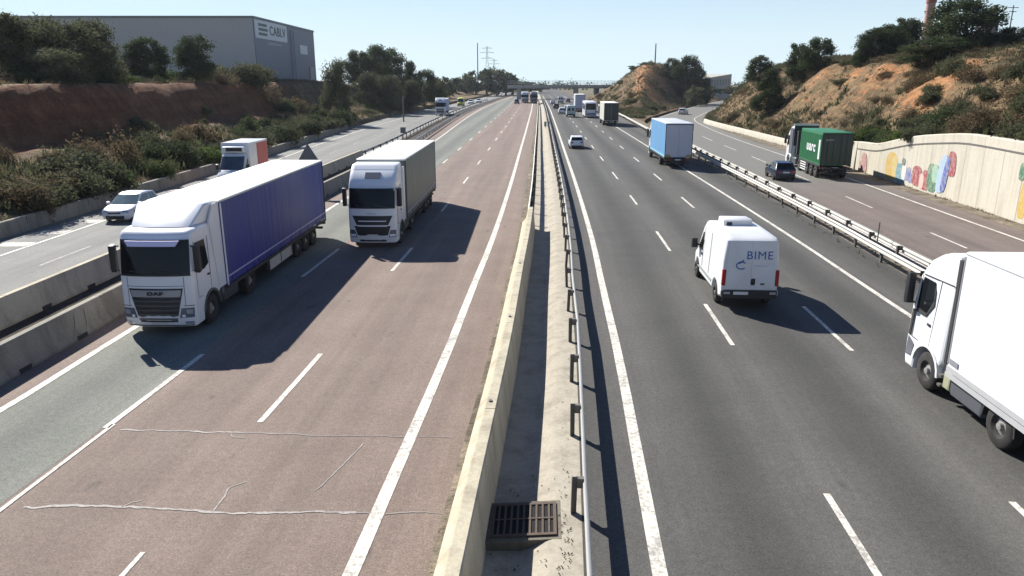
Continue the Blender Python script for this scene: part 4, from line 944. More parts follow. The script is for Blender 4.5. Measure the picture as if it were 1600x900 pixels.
car('car', 'dark blue black hatchback driving beside the green container lorry', 'car', (22.85, 64.6), (.10, 1), plain('dark_blue_paint', (.018, .03, .05), .25, .1, .1, coat=.4), 4.1, 1.75, 1.5, 'hatch')
# box lorry, blue side and pale rear
t = thing('box_lorry', 'light blue sided box lorry with a pale rear shutter in the right lane', 'lorry', (16.05, 81.6, 0), (.040, 1))
cab = truck_cab(t, M_WHITE, 'b', 2.0, W=1.18); tractor_frame(t, [-1.38], -11, W=1.2, tank=False)
bd = trailer_box(t, -2.2, 9.6, 4.12, M_SKYB, M_WHITE, plain('shutter_grey', (.58, .58, .64), .5, 0, .25, .8), W=1.27, kind='box', zb=1.0, door='roller', name='box_body')
for s in (-1, 1):
    for y in (-8.6,): wheel(t, s*1.02, y, .5, .42)
    m = MB(); m.box(s*1.03-.02, s*1.03+.02, -7.4, -3.2, .45, .85); m.build('side_guard', M_CHAS, t)
    m = MB(); m.box(min(s*1.272, s*1.285), max(s*1.272, s*1.285), -11.75, -2.25, 1.02, 1.20); m.build('side_band', plain('band_teal', (.22, .50, .62), .5), bd)
    m = MB(); m.panel([(s*.55, -11.82, 1.02), (s*1.22, -11.82, 1.02), (s*1.22, -11.82, 1.22), (s*.9, -11.82, 1.28)], .0, .012, (0, -1, 0)); m.build('reflector_panel', plain('hazard_ochre', (.38, .27, .10), .5, 0, .4), bd)
# green container lorry
t = thing('container_lorry', 'white cab lorry carrying a dark green container past the mural wall', 'lorry', (28.0, 73.0, 0), (.098, 1))
cab = truck_cab(t, M_WHITE, 'c', 2.2, W=1.22)
m = MB(); m.slab([(-2.26, 2.0), (-2.2, 2.0), (-2.2, 4.0), (-2.26, 4.0)], -1.1, 1.1, .02); m.build('roof_back_panel', M_DARK, cab)
m = MB(); m.box(-1.15, 1.15, -2.3, -1.9, 3.86, 4.02); m.build('roof_spoiler', M_CHROME, cab)
tractor_frame(t, [-1.38, -5.0], -6)
bd = trailer_box(t, -5.1, 6.2, 3.80, M_GREEN, M_GREEN, M_DKGREEN, W=1.24, kind='container', zb=1.15, name='container')
trailer_running(t, bd, -2.7, 9.6, zb=1.15)
for s in (-1, 1):
    m = MB(); m.box(min(s*1.21, s*1.235), max(s*1.21, s*1.235), -2.25, -1.25, 1.25, 3.62); m.build('side_fairing', plain('fairing_dark_grey', (.10, .10, .115), .5, 0, .2), cab)
m = MB(); m.box(-.9, .9, -2.9, -2.3, 1.2, 3.4); m.build('dark_gap_block', M_CHAS, cab)  # plain dark block in the gap behind the cab
text('lettering', 'uarc', 1.15, M_WHITE, bd, (-1.285, -8.5, 2.5), (RX, 0, -RX), .035, .004, 1.15)
m = MB(); m.box(-1.285, -1.275, -11.0, -10.6, 1.6, 3.2); m.build('white_bar', M_WHITE, bd)
text('lettering', 'uarc', .28, plain('lettering_grey', (.35, .38, .36), .5), bd, (-.62, -11.335, 3.25), (RX, 0, 0), .01, .003, 1.2)
m = MB()
for k in range(4): m.box(-1.235, -1.225, -7.3, -5.6, .30+k*.2, .40+k*.2)
m.build('side_board', M_PLATE, t)
# red and white refrigerated van on the left slip road
t = thing('refrigerated_van', 'white box van with a red side panel on the left slip road', 'van', (-21.6, 56.0, 0), (.0, -1))
b_, rb, dd, bf = van_body(t, M_WHITEV, 5.9, 2.0, 2.3, True)
bx = MB(); bx.slab([(-2.15, .85), (-2.15, 3.3), (-6.6, 3.3), (-6.6, .85)], -1.1, 1.1, .06); bo = bx.build('box_body', M_WHITE, t)
for s in (-1, 1):
    m = MB(); m.box(min(s*1.1, s*1.112), max(s*1.1, s*1.112), -6.5, -3.9, 1.0, 3.15); m.build('red_panel', plain('faded_red_panel', (.52, .05, .04), .45, 0, .2, 1.0, dirtcol=(.6, .4, .35)), bo)
m = MB(); m.slab([(-2.14, 2.55), (-1.72, 2.6), (-1.68, 3.0), (-2.14, 3.1)], -.85, .85, .05); cu = m.build('cooling_unit', M_WHITE, bo)
m = MB(); m.panel([(-.7, -1.69, 2.68), (.55, -1.69, 2.68), (.55, -1.675, 2.95), (-.7, -1.675, 2.95)], .02, .02, (0, 1, 0)); m.build('cooling_vent', M_DARK, cu)
# lorry with a black rear further up the right lane
t = thing('box_lorry', 'lorry with a black rear and cream side, far up the right lane', 'lorry', (18.2, 147.0, 0), (.034, 1))
truck_cab(t, M_WHITE, 'b', 2.0, W=1.18); tractor_frame(t, [-1.38], -10.5, W=1.2, tank=False)
bd = trailer_box(t, -2.2, 9.2, 4.05, plain('cream_side', (.55, .55, .47), .5, 0, .3), M_CREAMTOP, M_BLACKT, W=1.3, kind='box', zb=.95, door='roller', name='box_body')
for s in (-1, 1): wheel(t, s*1.02, -8.6, .5, .42)
def far_lorry(label, pos, hd, side, rear, L=9, H=3.9, style='b', group=None, paint=None):
    t = thing('box_lorry', label, 'lorry', (*pos, 0), hd, group); truck_cab(t, paint or M_WHITE, style, 2.0, W=1.18); tractor_frame(t, [-1.38], -L-1, W=1.2, tank=False)
    trailer_box(t, -2.2, L, H, side, M_CREAMTOP, rear, kind='box', zb=.95, door='roller', name='box_body')
    for s in (-1, 1): wheel(t, s*1.02, -L-.2, .5, .42)
    return t
def bus(label, pos, hd, L=11):
    t = thing('coach', label, 'coach', (*pos, 0), hd); m = MB()
    m.slab([(0, .3), (.02, 1.2), (-.2, 3.2), (-.5, 3.45), (-L+.3, 3.45), (-L, 3.2), (-L, .35)], -1.27, 1.27, .12, [0]); b = m.build('body', M_WHITE, t, 40)
    m = MB(); m.panel([(-1.1, -L, 1.75), (1.1, -L, 1.75), (1.08, -L, 3.0), (-1.08, -L, 3.0)], .015, .02, (0, -1, 0)); m.build('rear_window', M_GLASS, b)
    m = MB(); m.panel([(-1.1, -L, .5), (1.1, -L, .5), (1.1, -L, 1.1), (-1.1, -L, 1.1)], .012, .02, (0, -1, 0)); m.build('engine_cover', plain('cover_lilac_grey', (.25, .25, .32), .5), b)
    for s in (-1, 1):
        m = MB(); m.panel([(s*1.27, -.6, 1.7), (s*1.27, -L+.4, 1.7), (s*1.27, -L+.4, 2.9), (s*1.27, -.6, 2.9)], .012, .02, (s, 0, 0)); m.build('side_window', M_GLASS, b)
        for y in (-2.4, -L+3): wheel(t, s*1.08, y, .5, .3)
        m = MB(); a, q = sorted((s*.95, s*1.2)); m.box(a, q, -L-.02, -L+.02, 1.15, 1.6); m.build('taillight', M_REDL, b)
    return t
bus('white coach with a dark rear window ahead of the black backed lorry', (17.6, 176, 0)[:2], (.036, 1))
def small_van(label, pos, hd, paint, L=5.3, H=2.3):
    t = thing('panel_van', label, 'van', (*pos, 0), hd); b_, rb, dd, bf = van_body(t, paint, L, 1.95, H if H > 2.2 else 2.3, True)
    m = MB()
    for s in (-1, 1): m.panel([bf(s*.12, -L, 1.45), bf(s*.74, -L, 1.45), bf(s*.72, -L+.01, 2.0), bf(s*.12, -L+.01, 2.0)], .03, .03, (0, -1, 0))
    m.build('rear_window', M_GLASS, b_); return t
M_TEALP = plain('pale_teal_paint', (.40, .52, .52), .4, 0, .2)
small_van('pale teal van far up the middle lane behind the white coach', (13.3, 173, 0)[:2], (.036, 1), M_TEALP, 5.3, 2.5)
far_lorry('tall pale lorry far ahead between the teal van and the coach', (18.0, 207), (.036, 1), plain('pale_lilac', (.52, .52, .60), .5), plain('pale_lilac', (.52, .52, .60), .5), 9, 4.4)
SIL = plain('silver_paint', (.62, .64, .66)); BLK = plain('black_paint', (.02, .02, .025), .25, 0, .1, coat=.4); GRYC = plain('grey_paint', (.16, .17, .19), .3, .2, .1, coat=.3)
car('car', 'white hatchback far off in the lane beside the median, behind the teal van', 'car', (12.3, 188), (.036, 1), M_WHITE, 4.2, 1.8, 1.5)
car('car', 'white estate car far ahead of the teal van', 'car', (14.9, 205), (.036, 1), SIL, 4.4, 1.8, 1.6, 'suv')
car('car', 'small dark car far ahead in the lane beside the median', 'car', (12.9, 222), (.036, 1), BLK, 4.2, 1.8, 1.45)
car('car', 'silver saloon at the far end of the right carriageway', 'car', (14.0, 262), (.034, 1), SIL, 4.5, 1.8, 1.45, 'sedan')
small_van('white van at the far end of the right carriageway near the overpass', (17.3, 272), (.034, 1), M_WHITEV)
car('car', 'dark grey car at the far end of the right carriageway near the overpass', 'car', (20.9, 285), (.034, 1), GRYC, 4.3, 1.8, 1.5)
car('car', 'dark car leading the distant oncoming traffic', 'car', (1.6, 262), (-.034, -1), BLK, 4.4, 1.8, 1.5)
far_lorry('pale lorry in the distant oncoming traffic beside the dark one', (4.5, 272), (-.034, -1), plain('pale_lilac', (.52, .52, .60)), M_WHITE, 10, 3.7)
far_lorry('dark lorry in the distant oncoming traffic next to the median', (7.7, 268), (-.034, -1), M_BLACKT, M_BLACKT, 10, 3.7, paint=GRYC)
far_lorry('white lorry with a blue box far along the left slip road', (-16.7, 176), (.0, -1), M_SKYB, M_WHITE, 8, 3.7)
tt = small_van('yellow van far along the left slip road behind the white lorry', (-16.3, 238), (-.03, -1), plain('yellow_paint', (.62, .60, .06), .4), 5.5, 2.6)
car('car', 'white car far along the left slip road, nearer of two', 'car', (-14.4, 262), (-.05, -1), M_WHITE, 4.2, 1.8, 1.5)
car('car', 'white car far along the left slip road, farther of two', 'car', (-12.3, 275), (-.05, -1), M_WHITE, 4.3, 1.8, 1.5, 'sedan')
car('car', 'small silver car on the slip road curving behind the mound', 'car', (42.2, 184.5), (.40, .92), SIL, 4.2, 1.8, 1.5)
# ------------------------------------------------------------------ signs, posts, buildings
def post_sign(name, label, cat, x, y, h, plate, mat, z0=0, r=.04):
    t = thing(name, label, cat, (x, y, z0)); m = MB(); m.rod((0, 0, -.3), (0, 0, h), r); m.build('post', M_POST, t)
    if plate: q = MB(); plate(q); q.build('plate', mat, t, 20)
    return t
def tri(q): q.panel([(-.72, -.03, 2.5), (.72, -.03, 2.5), (0, -.03, 3.68)], .02, .02, (0, -1, 0))
post_sign('road_sign', 'back of a grey triangular road sign standing behind the violet lorry', 'road sign', -14.5, 53, 3.5, tri, plain('sign_back', (.17, .17, .18), .6, .2, .3))
def sq(w, z, h): return lambda q: q.panel([(-w, -.06, z), (w, -.06, z), (w, -.06, z+h), (-w, -.06, z+h)], .02, .02, (0, -1, 0))
p = at(630, 207, 100); post_sign('road_sign', 'small dark square sign back in the barrier gap beyond the grey lorry', 'road sign', p.x, 100, 1.9, sq(.36, 1.2, .75), plain('sign_back', (.17, .17, .18)))
for k, dx in enumerate((-.28, .28)):
    post_sign('marker_plate', 'small teal marker plate in the median ditch, %s of a pair' % ('left' if k == 0 else 'right'), 'marker', c(131)+.9+dx, 131, .9, sq(.20, .2, .85), plain('teal_plate', (.10, .24, .26), .5, 0, .2))
def lampd(q): q.box(-.05, .05, -.05, .05, .85, .95)
post_sign('delineator_post', 'thin dark post sticking up from the double crash barrier', 'post', FR(34.2)-.5, 34.2, 1.55, None, None, 0, .03)
for (px, py, h, lb) in ((630, 168, 5.0, 'tall pale post at the edge of the left bank'), (547, 196, 2.6, 'short grey post beside the low wall of the left slip road')):
    Y = 150 if px == 630 else 128; p = at(px, py, Y); post_sign('roadside_post', lb, 'post', p.x, Y, h, None, None, 0, .14 if px == 630 else .1)
# warehouse
WX, WY = -49.2, 148
t = thing('warehouse', 'big grey metal warehouse behind the trees on the left bank', 'warehouse', (WX, WY, 7.5))
M_CLAD = None
def cladding(name, col):
    m, nt, b = nodes_of(name); P = geo_pos(nt); w = N(nt, 'ShaderNodeTexWave'); w.inputs['Scale'].default_value = .55; nt.links.new(P, w.inputs[0])
    w2 = N(nt, 'ShaderNodeTexWave', bands_direction='Y'); w2.inputs['Scale'].default_value = .55; nt.links.new(P, w2.inputs[0])
    n = tex(nt, P, .12, 4); cc = mixc(nt, mth(nt, 'MULTIPLY', n, .5), col, tuple(x*.8 for x in col))
    nt.links.new(cc, b.inputs['Base Color']); b.inputs['Roughness'].default_value = .55
    bump(nt, b, mth(nt, 'ADD', w.outputs['Fac'], w2.outputs['Fac']), .3, .08); return m
CLG = cladding('cladding_grey', (.47, .455, .42)); CLB = cladding('cladding_blue_grey', (.17, .185, .225))
Wd, Dp, Hh = 62, 44, 11.8
m = MB(); m.box(-Wd, 0, 0, Dp, -2, Hh); wb = m.build('wall', CLG, t, smooth=False)
m = MB(); m.box(0, .15, .0, Dp, -2, Hh); m.build('side_cladding', CLB, t, smooth=False)
m = MB(); m.box(-Wd-.1, .3, -.15, Dp+.1, Hh, Hh+.4); m.build('roof', plain('parapet_green_grey', (.20, .24, .21), .6), t, smooth=False)
m = MB(); m.box(.152, .25, .3, 21, 8.3, Hh-.1); sg = m.build('sign_board', plain('sign_white', (.62, .64, .64), .5, 0, .1), t, smooth=False)
m = MB()
for k in range(3): m.box(.252, .30, 2.4, 7.4+(k % 2)*.4, 8.9+k*.85, 9.4+k*.85)
m.build('logo', plain('logo_green', (.03, .12, .07), .5), sg, smooth=False)
text('sign_lettering', 'CABLV', 2.5, plain('lettering_dark', (.05, .07, .07), .5), sg, (.28, 14.4, 10.0), (RX, 0, RX), .04, .02, 1.3)
text('sign_lettering', '=========', 1.2, plain('lettering_pale', (.5, .5, .5), .5), t, (.19, 12, 7.5), (RX, 0, RX), .02, .02, 1.3)
m = MB(); m.box(.152, .22, 31, 37, 6.3, 8.3); m.build('sign_board', plain('sign_white', (.62, .64, .64)), t, smooth=False)
m = MB()
for y in (23.8, 24.8, 26): m.box(.152, .4, y, y+.25, -2, Hh-.8)
m.build('downpipe', plain('pipe_grey', (.33, .35, .38), .5), t, smooth=False)
for x in (-14, -27, -41):
    m = MB(); m.box(x, x+1.6, 8, 10, Hh+.4, Hh+.95); m.build('roof_vent', plain('vent_grey', (.25, .26, .27), .6), t, smooth=False)
m = MB(); m.box(.152, .3, 38, 42, -2, 3.6); m.build('loading_door', plain('door_grey', (.30, .31, .33), .5), t, smooth=False)
# overpass far ahead
OY = 330; t = thing('overpass', 'pale concrete overpass crossing the motorway in the distance', 'bridge', (30, OY, 0))
m = MB(); m.box(-32, 34, 0, 9, 4.5, 5.35); m.build('deck', M_BRDG, t, smooth=False)
m = MB(); m.box(-32, 34, -.35, -.002, 5.0, 5.9); m.build('parapet', M_BRDG, t, smooth=False)
m = MB()
for k in range(45): m.box(-32+k*1.5, -31.9+k*1.5, -.2, -.1, 5.9, 7.6)
for z in (6.5, 7.1, 7.6): m.box(-32, 34, -.22, -.08, z, z+.1)
m.build('railing', plain('railing_pale', (.45, .47, .46), .6), t, smooth=False)
for x in (-27, -2, 7.0, 31):
    m = MB(); m.box(x-.9, x+.9, 1.5, 7.5, -2, 4.5); m.build('pier', M_BRDG if x != 7.0 else M_POST, t, smooth=False)
# far buildings, chimney, pylons, masts
p = at(1095, 135, 330); t = thing('apartment_block', 'long pale apartment block beyond the slip road', 'building', (p.x, 330, 5.0))
m = MB(); m.add([(0, 0, -6), (17, 14, -6), (9, 24, -6), (-8, 10, -6), (0, 0, 3.4), (17, 14, 5.6), (9, 24, 5.6), (-8, 10, 3.4)], [(0, 1, 5, 4), (1, 2, 6, 5), (2, 3, 7, 6), (3, 0, 4, 7), (4, 5, 6, 7)]); wl = m.build('wall', plain('render_cream', (.40, .385, .32), .9), t, smooth=False)
d = Vector((17, 14, 0)).normalized(); nn = Vector((d.y, -d.x, 0))
for k in range(10):
    m = MB(); q = Vector((0, 0, .2))+d*(1.4+k*2.1)+nn*.02; m.obox(q+Vector((0, 0, 1.0+k*.12)), d, nn, (0, 0, 1), .45, .03, 1.3); m.build('window', plain('window_dull', (.20, .20, .19), .4), t, smooth=False)
p = at(1450, 40, 140); t = thing('chimney', 'pinkish brick chimney rising behind the big pine on the right hill', 'chimney', (p.x, 140, 12))
m = MB(); m.rod((0, 0, -2), (0, 0, 9.2), .85, .74, 16); m.build('stack', plain('brick_pink', (.40, .24, .19), .9, 0, .4, 1.5), t, 50)
m = MB(); m.rod((0, 0, 9.2), (0, 0, 12.5), .86, .84, 16); m.build('cap', plain('brick_red', (.30, .13, .09), .9, 0, .4), t, 50)
p = at(1549, 45, 150); t = thing('utility_hut', 'small grey flat roofed building showing above the right hill trees', 'building', (p.x, 150, 13))
m = MB(); m.box(-1.2, 1.3, 0, 3, -2, 6.6); m.build('wall', plain('hut_grey', (.20, .20, .19), .8), t, smooth=False)
m = MB(); m.box(-1.35, 1.45, -.15, 3.15, 6.6, 6.85); m.build('roof', plain('hut_roof', (.14, .14, .14), .8), t, smooth=False)
def pole(name, label, px, ytop, Y, base, r, arms=()):
    p = at(px, ytop, Y); t = thing(name, label, 'pole', (p.x, Y, base)); h = p.z-base; m = MB(); m.rod((0, 0, -2), (0, 0, h), r, r*.6); m.build('mast', M_POST, t)
    for z, w in arms: m = MB(); m.box(-w, w, -.06, .06, h-z, h-z+.12); m.build('crossarm', M_POST, t)
    return t
pole('utility_pole', 'wooden utility pole on the skyline at the right edge', 1584, 8, 150, 13, .16, ((.5, 1.0), (1.2, .7)))
pole('mast', 'thin grey mast above the trees on the mound', 1025, 68, 330, 6, .38)
pole('mast', 'thin tall mast on the skyline left of the lattice pylons', 746, 67, 430, 0, .38)
def lattice(label, px, ytop, Y, h):
    p = at(px, ytop, Y); t = thing('power_pylon', label, 'pylon', (p.x, Y, p.z-h)); m = MB()
    def leg(z): return 2.2*(1-z/h)**1.3+.28
    lv = [h*k/9 for k in range(10)]
    for i in range(9):
        a, b = leg(lv[i]), leg(lv[i+1])
        for sx, sy in ((-1, -1), (1, -1), (1, 1), (-1, 1)):
            m.rod((sx*a, sy*a, lv[i]), (sx*b, sy*b, lv[i+1]), .11, n=4); m.rod((sx*a, sy*a, lv[i]), (-sx*b if sx*sy > 0 else sx*b, sy*b if sx*sy > 0 else -sy*b, lv[i+1]), .07, n=4)
    m.build('lattice', plain('pylon_grey', (.30, .32, .33), .6), t, smooth=False)
    for z, w in ((h*.78, 4), (h*.88, 5), (h*.96, 3.4)): m = MB(); m.rod((-w, 0, z), (w, 0, z+.1), .12, n=4); m.rod((-w, 0, z), (0, 0, z+.9), .08, n=4); m.rod((w, 0, z), (0, 0, z+.9), .08, n=4); m.build('crossarm', plain('pylon_grey', (.30, .32, .33)), t, smooth=False)
lattice('grey lattice power pylon on the skyline, taller of two', 761, 72, 520, 36)
lattice('grey lattice power pylon on the skyline, shorter of two', 772, 92, 640, 34)
# ------------------------------------------------------------------ vegetation
def leaf_cloud(mb, clumps, n, size, flat=.8, rnd=None, up=.3):
    r = rnd or R; tot = sum(q[1]**2 for q in clumps)
    for (cx, cy, cz), rad in [(q[0], q[1]) for q in clumps]:
        for k in range(int(n*rad*rad/tot)):
            d = Vector((r.gauss(0, 1), r.gauss(0, 1), r.gauss(0, 1))).normalized(); q = rad*(r.random()**.45)*(1+.18*r.gauss(0, 1))
            p = Vector((cx+d.x*q, cy+d.y*q, cz+d.z*q*flat))
            nn = (d*.5+Vector((r.gauss(0, .7), r.gauss(0, .7), r.gauss(0, .7)+up))).normalized()
            a = nn.orthogonal().normalized(); b = nn.cross(a); t = r.uniform(0, 6.28); u = a*math.cos(t)+b*math.sin(t); w = nn.cross(u)
            s = size*r.uniform(.55, 1.25); o = len(mb.v)
            mb.v += [tuple(p-u*s*.5), tuple(p+w*s*.28), tuple(p+u*s*.5), tuple(p-w*s*.28)]; mb.f.append((o, o+1, o+2, o+3))
def tree_proto(seed, h, rad, nclump, leaves, size, mat, trunk_h, flat=.8, shape='round'):
    r = random.Random(seed); clumps = []; tips = []
    for k in range(nclump):
        a = r.uniform(0, 6.28); t = r.random()
        zz = trunk_h+(h-trunk_h)*(.08+.87*(k+.5)/nclump)
        prof = math.sin(math.pi*min(1, .26+.66*(zz-trunk_h)/(h-trunk_h)))**.7 if shape == 'round' else (1-((zz-trunk_h)/(h-trunk_h))*.85)
        q = rad*prof*math.sqrt(r.uniform(.05, .72)); cr = rad*r.uniform(.30, .48)*(.55+.5*prof)
        p = (q*math.cos(a), q*math.sin(a), min(zz, h-cr*flat*.8)); clumps.append((p, cr)); tips.append(p)
    mb = MB(); leaf_cloud(mb, clumps, leaves, size, flat, r)
    tb = MB(); pts = [(0, 0, -.6)]; x = y = 0
    for k in range(1, 5):
        x += r.gauss(0, .07)*rad*.4; y += r.gauss(0, .07)*rad*.4; pts.append((x, y, h*.82*k/4))
    r0 = .03*h+.05
    for i in range(4): tb.rod(pts[i], pts[i+1], r0*(1-.22*i), r0*(1-.22*(i+1)), 8)
    for p in tips[::2]:
        k = max(1, min(3, int(p[2]/(h*.82)*4-.6))); b = pts[k]; tb.rod(b, (p[0]*.85, p[1]*.85, p[2]), r0*.33, r0*.10, 5)
    return mb, tb, mat
PROTO = {}
def plant_tree(kind, label, x, y, z, s, rot=None, sz=1, group='trees along the banks', name='pine_tree', cat='tree'):
    mb, tb, mat = KINDS[kind]
    t = thing(name, label, cat, (x, y, z), None, group); t.rotation_euler = (0, 0, R.uniform(0, 6.28) if rot is None else rot); t.scale = (s, s, s*sz)
    if kind not in PROTO: PROTO[kind] = (mb.build('crown', mat, t, smooth=False), tb.build('trunk', M_BARK, t))
    else:
        for q in PROTO[kind]: o = q.copy(); COL.objects.link(o); o.parent = t
    return t
KINDS = {
    'pine1': tree_proto(1, 7, 3.0, 30, 12000, .30, L_PINE, .35), 'pine2': tree_proto(2, 7, 2.6, 24, 10000, .30, L_PINE, .4, .8),
    'pine3': tree_proto(3, 8, 3.0, 30, 11000, .32, L_PINE, .2, .8, 'cone'), 'olive1': tree_proto(4, 5, 2.9, 26, 11000, .24, L_OLIVE, .1), 'olive2': tree_proto(5, 6, 2.7, 24, 10000, .26, L_OLIVE, .2, .9),
    'far1': tree_proto(6, 7, 3.0, 14, 1800, .62, L_PINE, .9), 'far2': tree_proto(8, 7, 2.6, 12, 1600, .60, L_PINE, .9, .8, 'cone'), 'far3': tree_proto(9, 5, 3.0, 12, 1500, .55, L_OLIVE, .3)}
def lz(x, y): return LZ(wallL(y)-x, y)
def rz(x, y): return RZ(x-XR(y), y)
def put(kind, label, px, pytop, Y, width=None, side='L', name='pine_tree', sz=None, base=None, group='trees along the banks', dx=0):
    """tree whose crown top stands Y metres up the road, its height fitted to the ground below"""
    p = at(px, pytop, Y); x = p.x; z = base if base is not None else (lz(x, Y) if side == 'L' else rz(x, Y) if side == 'R' else MZ(x, Y))
    h = max(1.5, p.z-z); H0 = {'pine1': 7, 'pine2': 7, 'pine3': 8, 'olive1': 5, 'olive2': 6, 'far1': 7, 'far2': 7, 'far3': 5}[kind]; R0 = {'pine1': 3, 'pine2': 2.6, 'pine3': 3, 'olive1': 2.9, 'olive2': 2.7, 'far1': 3, 'far2': 2.6, 'far3': 3}[kind]
    w = (width/F*Y/2) if width else h*R0/H0
    w *= 1.18; s = w/R0; return plant_tree(kind, label, x, Y, z-.15, s, None, (h/H0)/s, group, name)
# left plateau
put('olive2', 'dark tree at the left edge of the frame on the bank top', 12, 18, 72, 88, name='oak_tree'); put('olive1', 'broad dark tree behind the one at the left edge of the frame', 48, 24, 80, 95, name='oak_tree')
put('olive1', 'big dark spreading tree left of the warehouse', 100, 33, 76, 96, name='oak_tree'); put('olive2', 'dark tree crowding the left end of the warehouse', 138, 27, 80, 74, name='oak_tree')
put('olive1', 'low dark tree under the spreading ones on the left bank', 62, 72, 70, 90, name='oak_tree')
put('pine2', 'round green tree standing in front of the warehouse, left of two', 222, 56, 100, 54, name='oak_tree'); put('pine2', 'round green tree standing in front of the warehouse, right of two', 302, 54, 104, 56, name='oak_tree')
put('olive1', 'low bushy tree between the two round trees before the warehouse', 186, 84, 98, 70, name='oak_tree')
for k, (px, py, Y, w, kd, lb) in enumerate([(558, 78, 192, 38, 'pine1', 'dark pine right of the warehouse, first of the roadside group'), (584, 69, 198, 44, 'pine1', 'tallest dark pine right of the warehouse'), (612, 75, 205, 42, 'pine2', 'dark pine next to the tallest one right of the warehouse'),
        (640, 93, 210, 34, 'pine3', 'dark pine on the falling end of the left bank'), (662, 108, 222, 36, 'pine1', 'low dark pine at the far end of the left bank'), (572, 112, 176, 40, 'olive2', 'olive green tree below the pines right of the warehouse'),
        (606, 116, 180, 40, 'olive1', 'dull green low tree below the dark pines on the bank'), (640, 124, 190, 36, 'olive2', 'dull low tree where the left bank ends'), (520, 92, 140, 44, 'olive1', 'small bushy tree at the right corner of the warehouse'), (680, 122, 230, 34, 'olive1', 'low tree near the pale roadside post')]):
    put(kd, lb, px, py, Y, w)
FARL = [(690, 119, 300, 30), (712, 121, 360, 34), (728, 116, 380, 30), (744, 110, 390, 34), (760, 107, 400, 32), (776, 106, 405, 34), (790, 112, 410, 32), (801, 117, 420, 30), (815, 126, 470, 30), (830, 128, 480, 30), (845, 131, 520, 30)]
for k, (px, py, Y, w) in enumerate(FARL):
    put(('far1', 'far2', 'far3')[k % 3], 'dark tree in the distant row where the left carriageway disappears', px, py, Y, w*1.15, base=0.5, group='distant trees at the end of the left carriageway')
# mound trees
for px, py, Y, w, kd, lb in [(1052, 90, 262, 26, 'pine2', 'dark pine on the mound crest, left of the close pair'), (1074, 86, 258, 40, 'pine1', 'dark round pine on the mound crest, right of the close pair'), (1090, 104, 255, 34, 'pine1', 'dark pine just down the right side of the mound'),
        (1012, 100, 268, 22, 'far1', 'low dark tree on the left shoulder of the mound'), (994, 110, 275, 22, 'far1', 'low dark tree at the left end of the mound'), (1100, 128, 262, 30, 'far3', 'dull bush tree at the right foot of the mound'), (1086, 134, 240, 30, 'far3', 'dull bush tree on the right slope of the mound')]:
    put(kd, lb, px, py, Y, w, 'M')
for px, py, Y, w, kd, lb in [(1108, 134, 318, 26, 'far3', 'low tree in front of the pale apartment block, at its left end'), (1126, 138, 318, 26, 'far1', 'low tree in front of the middle of the pale apartment block'), (1146, 134, 316, 28, 'far3', 'low tree in front of the right end of the pale apartment block'), (1166, 128, 300, 26, 'far1', 'dark tree right of the pale apartment block')]:
    put(kd, lb, px, py, Y, w, 'R', base=2.5)
# right hill
for px, py, Y, w, kd, lb in [(1188, 85, 140, 32, 'pine2', 'small round pine alone at the left end of the right hill'), (1206, 104, 118, 46, 'pine3', 'dark bushy pine low on the left end of the right hill'), (1250, 66, 122, 34, 'pine2', 'left pine of a pair on the right hill crest'), (1283, 57, 118, 42, 'pine1', 'right taller pine of a pair on the right hill crest'),
        (1372, 42, 108, 44, 'pine2', 'pine left of the trio before the chimney'), (1396, 36, 110, 50, 'pine1', 'middle pine of the trio before the chimney'), (1420, 26, 108, 42, 'pine2', 'tall right pine of the trio before the chimney'), (1348, 66, 104, 30, 'pine3', 'small pine downhill of the trio before the chimney'),
        (1516, -6, 92, 92, 'pine1', 'biggest pine on the right hill, cut by the top of the frame'), (1470, 56, 86, 84, 'pine1', 'bushy bright pine at the foot of the biggest one'), (1548, 62, 94, 50, 'pine2', 'right flank pine beside the biggest one'), (1590, 40, 88, 60, 'pine1', 'dark pine at the right edge of the frame'), (1575, 66, 90, 50, 'olive1', 'low dark tree beside the pine at the right edge')]:
    put(kd, lb, px, py, Y, w, 'R')
# bushes: own object each
def bush_proto(seed, n, leaves, size, mat, flat=.8):
    r = random.Random(seed); cl = []
    for k in range(n): a = r.uniform(0, 6.28); q = math.sqrt(r.random())*.75; cl.append(((q*math.cos(a), q*math.sin(a), r.uniform(.15, .75)*(1.1-q*.6)), r.uniform(.28, .48)))
    mb = MB(); leaf_cloud(mb, cl, leaves, size, flat, r); return mb.build('bush', mat, None, smooth=False).data
BM = {'dark': [bush_proto(21, 13, 4200, .105, L_PINE), bush_proto(22, 11, 3800, .105, L_PINE), bush_proto(31, 16, 4200, .10, L_PINE, .65)], 'olive': [bush_proto(23, 13, 4200, .10, L_OLIVE), bush_proto(24, 11, 3800, .105, L_OLIVE), bush_proto(32, 16, 3600, .10, L_OLIVE, 1.0)],
      'green': [bush_proto(25, 13, 4200, .105, L_GREEN), bush_proto(26, 11, 3800, .11, L_GREEN)], 'dry': [bush_proto(27, 13, 3000, .095, L_DRY, 1.1), bush_proto(28, 12, 2600, .095, L_DRY, 1.1), bush_proto(33, 15, 2400, .09, L_DRY, 1.3)]}
for o in [o for o in COL.objects if o.name.startswith('bush')]: bpy.data.objects.remove(o)
CW_ = {'dark': 'dark green', 'olive': 'dull olive', 'green': 'bright green', 'dry': 'brown dry'}
def bush(kind, x, y, z, w, h, where, group):
    o = bpy.data.objects.new('bush', R.choice(BM[kind])); COL.objects.link(o); o.location = (x, y, z-.12*h); o.rotation_euler = (R.gauss(0, .08), R.gauss(0, .08), R.uniform(0, 6.28)); o.scale = (w*R.uniform(.85, 1.15), w*R.uniform(.85, 1.15), h)
    tag(o, '%s bush %s' % (CW_[kind], where), 'bush', group+', '+CW_[kind]); return o
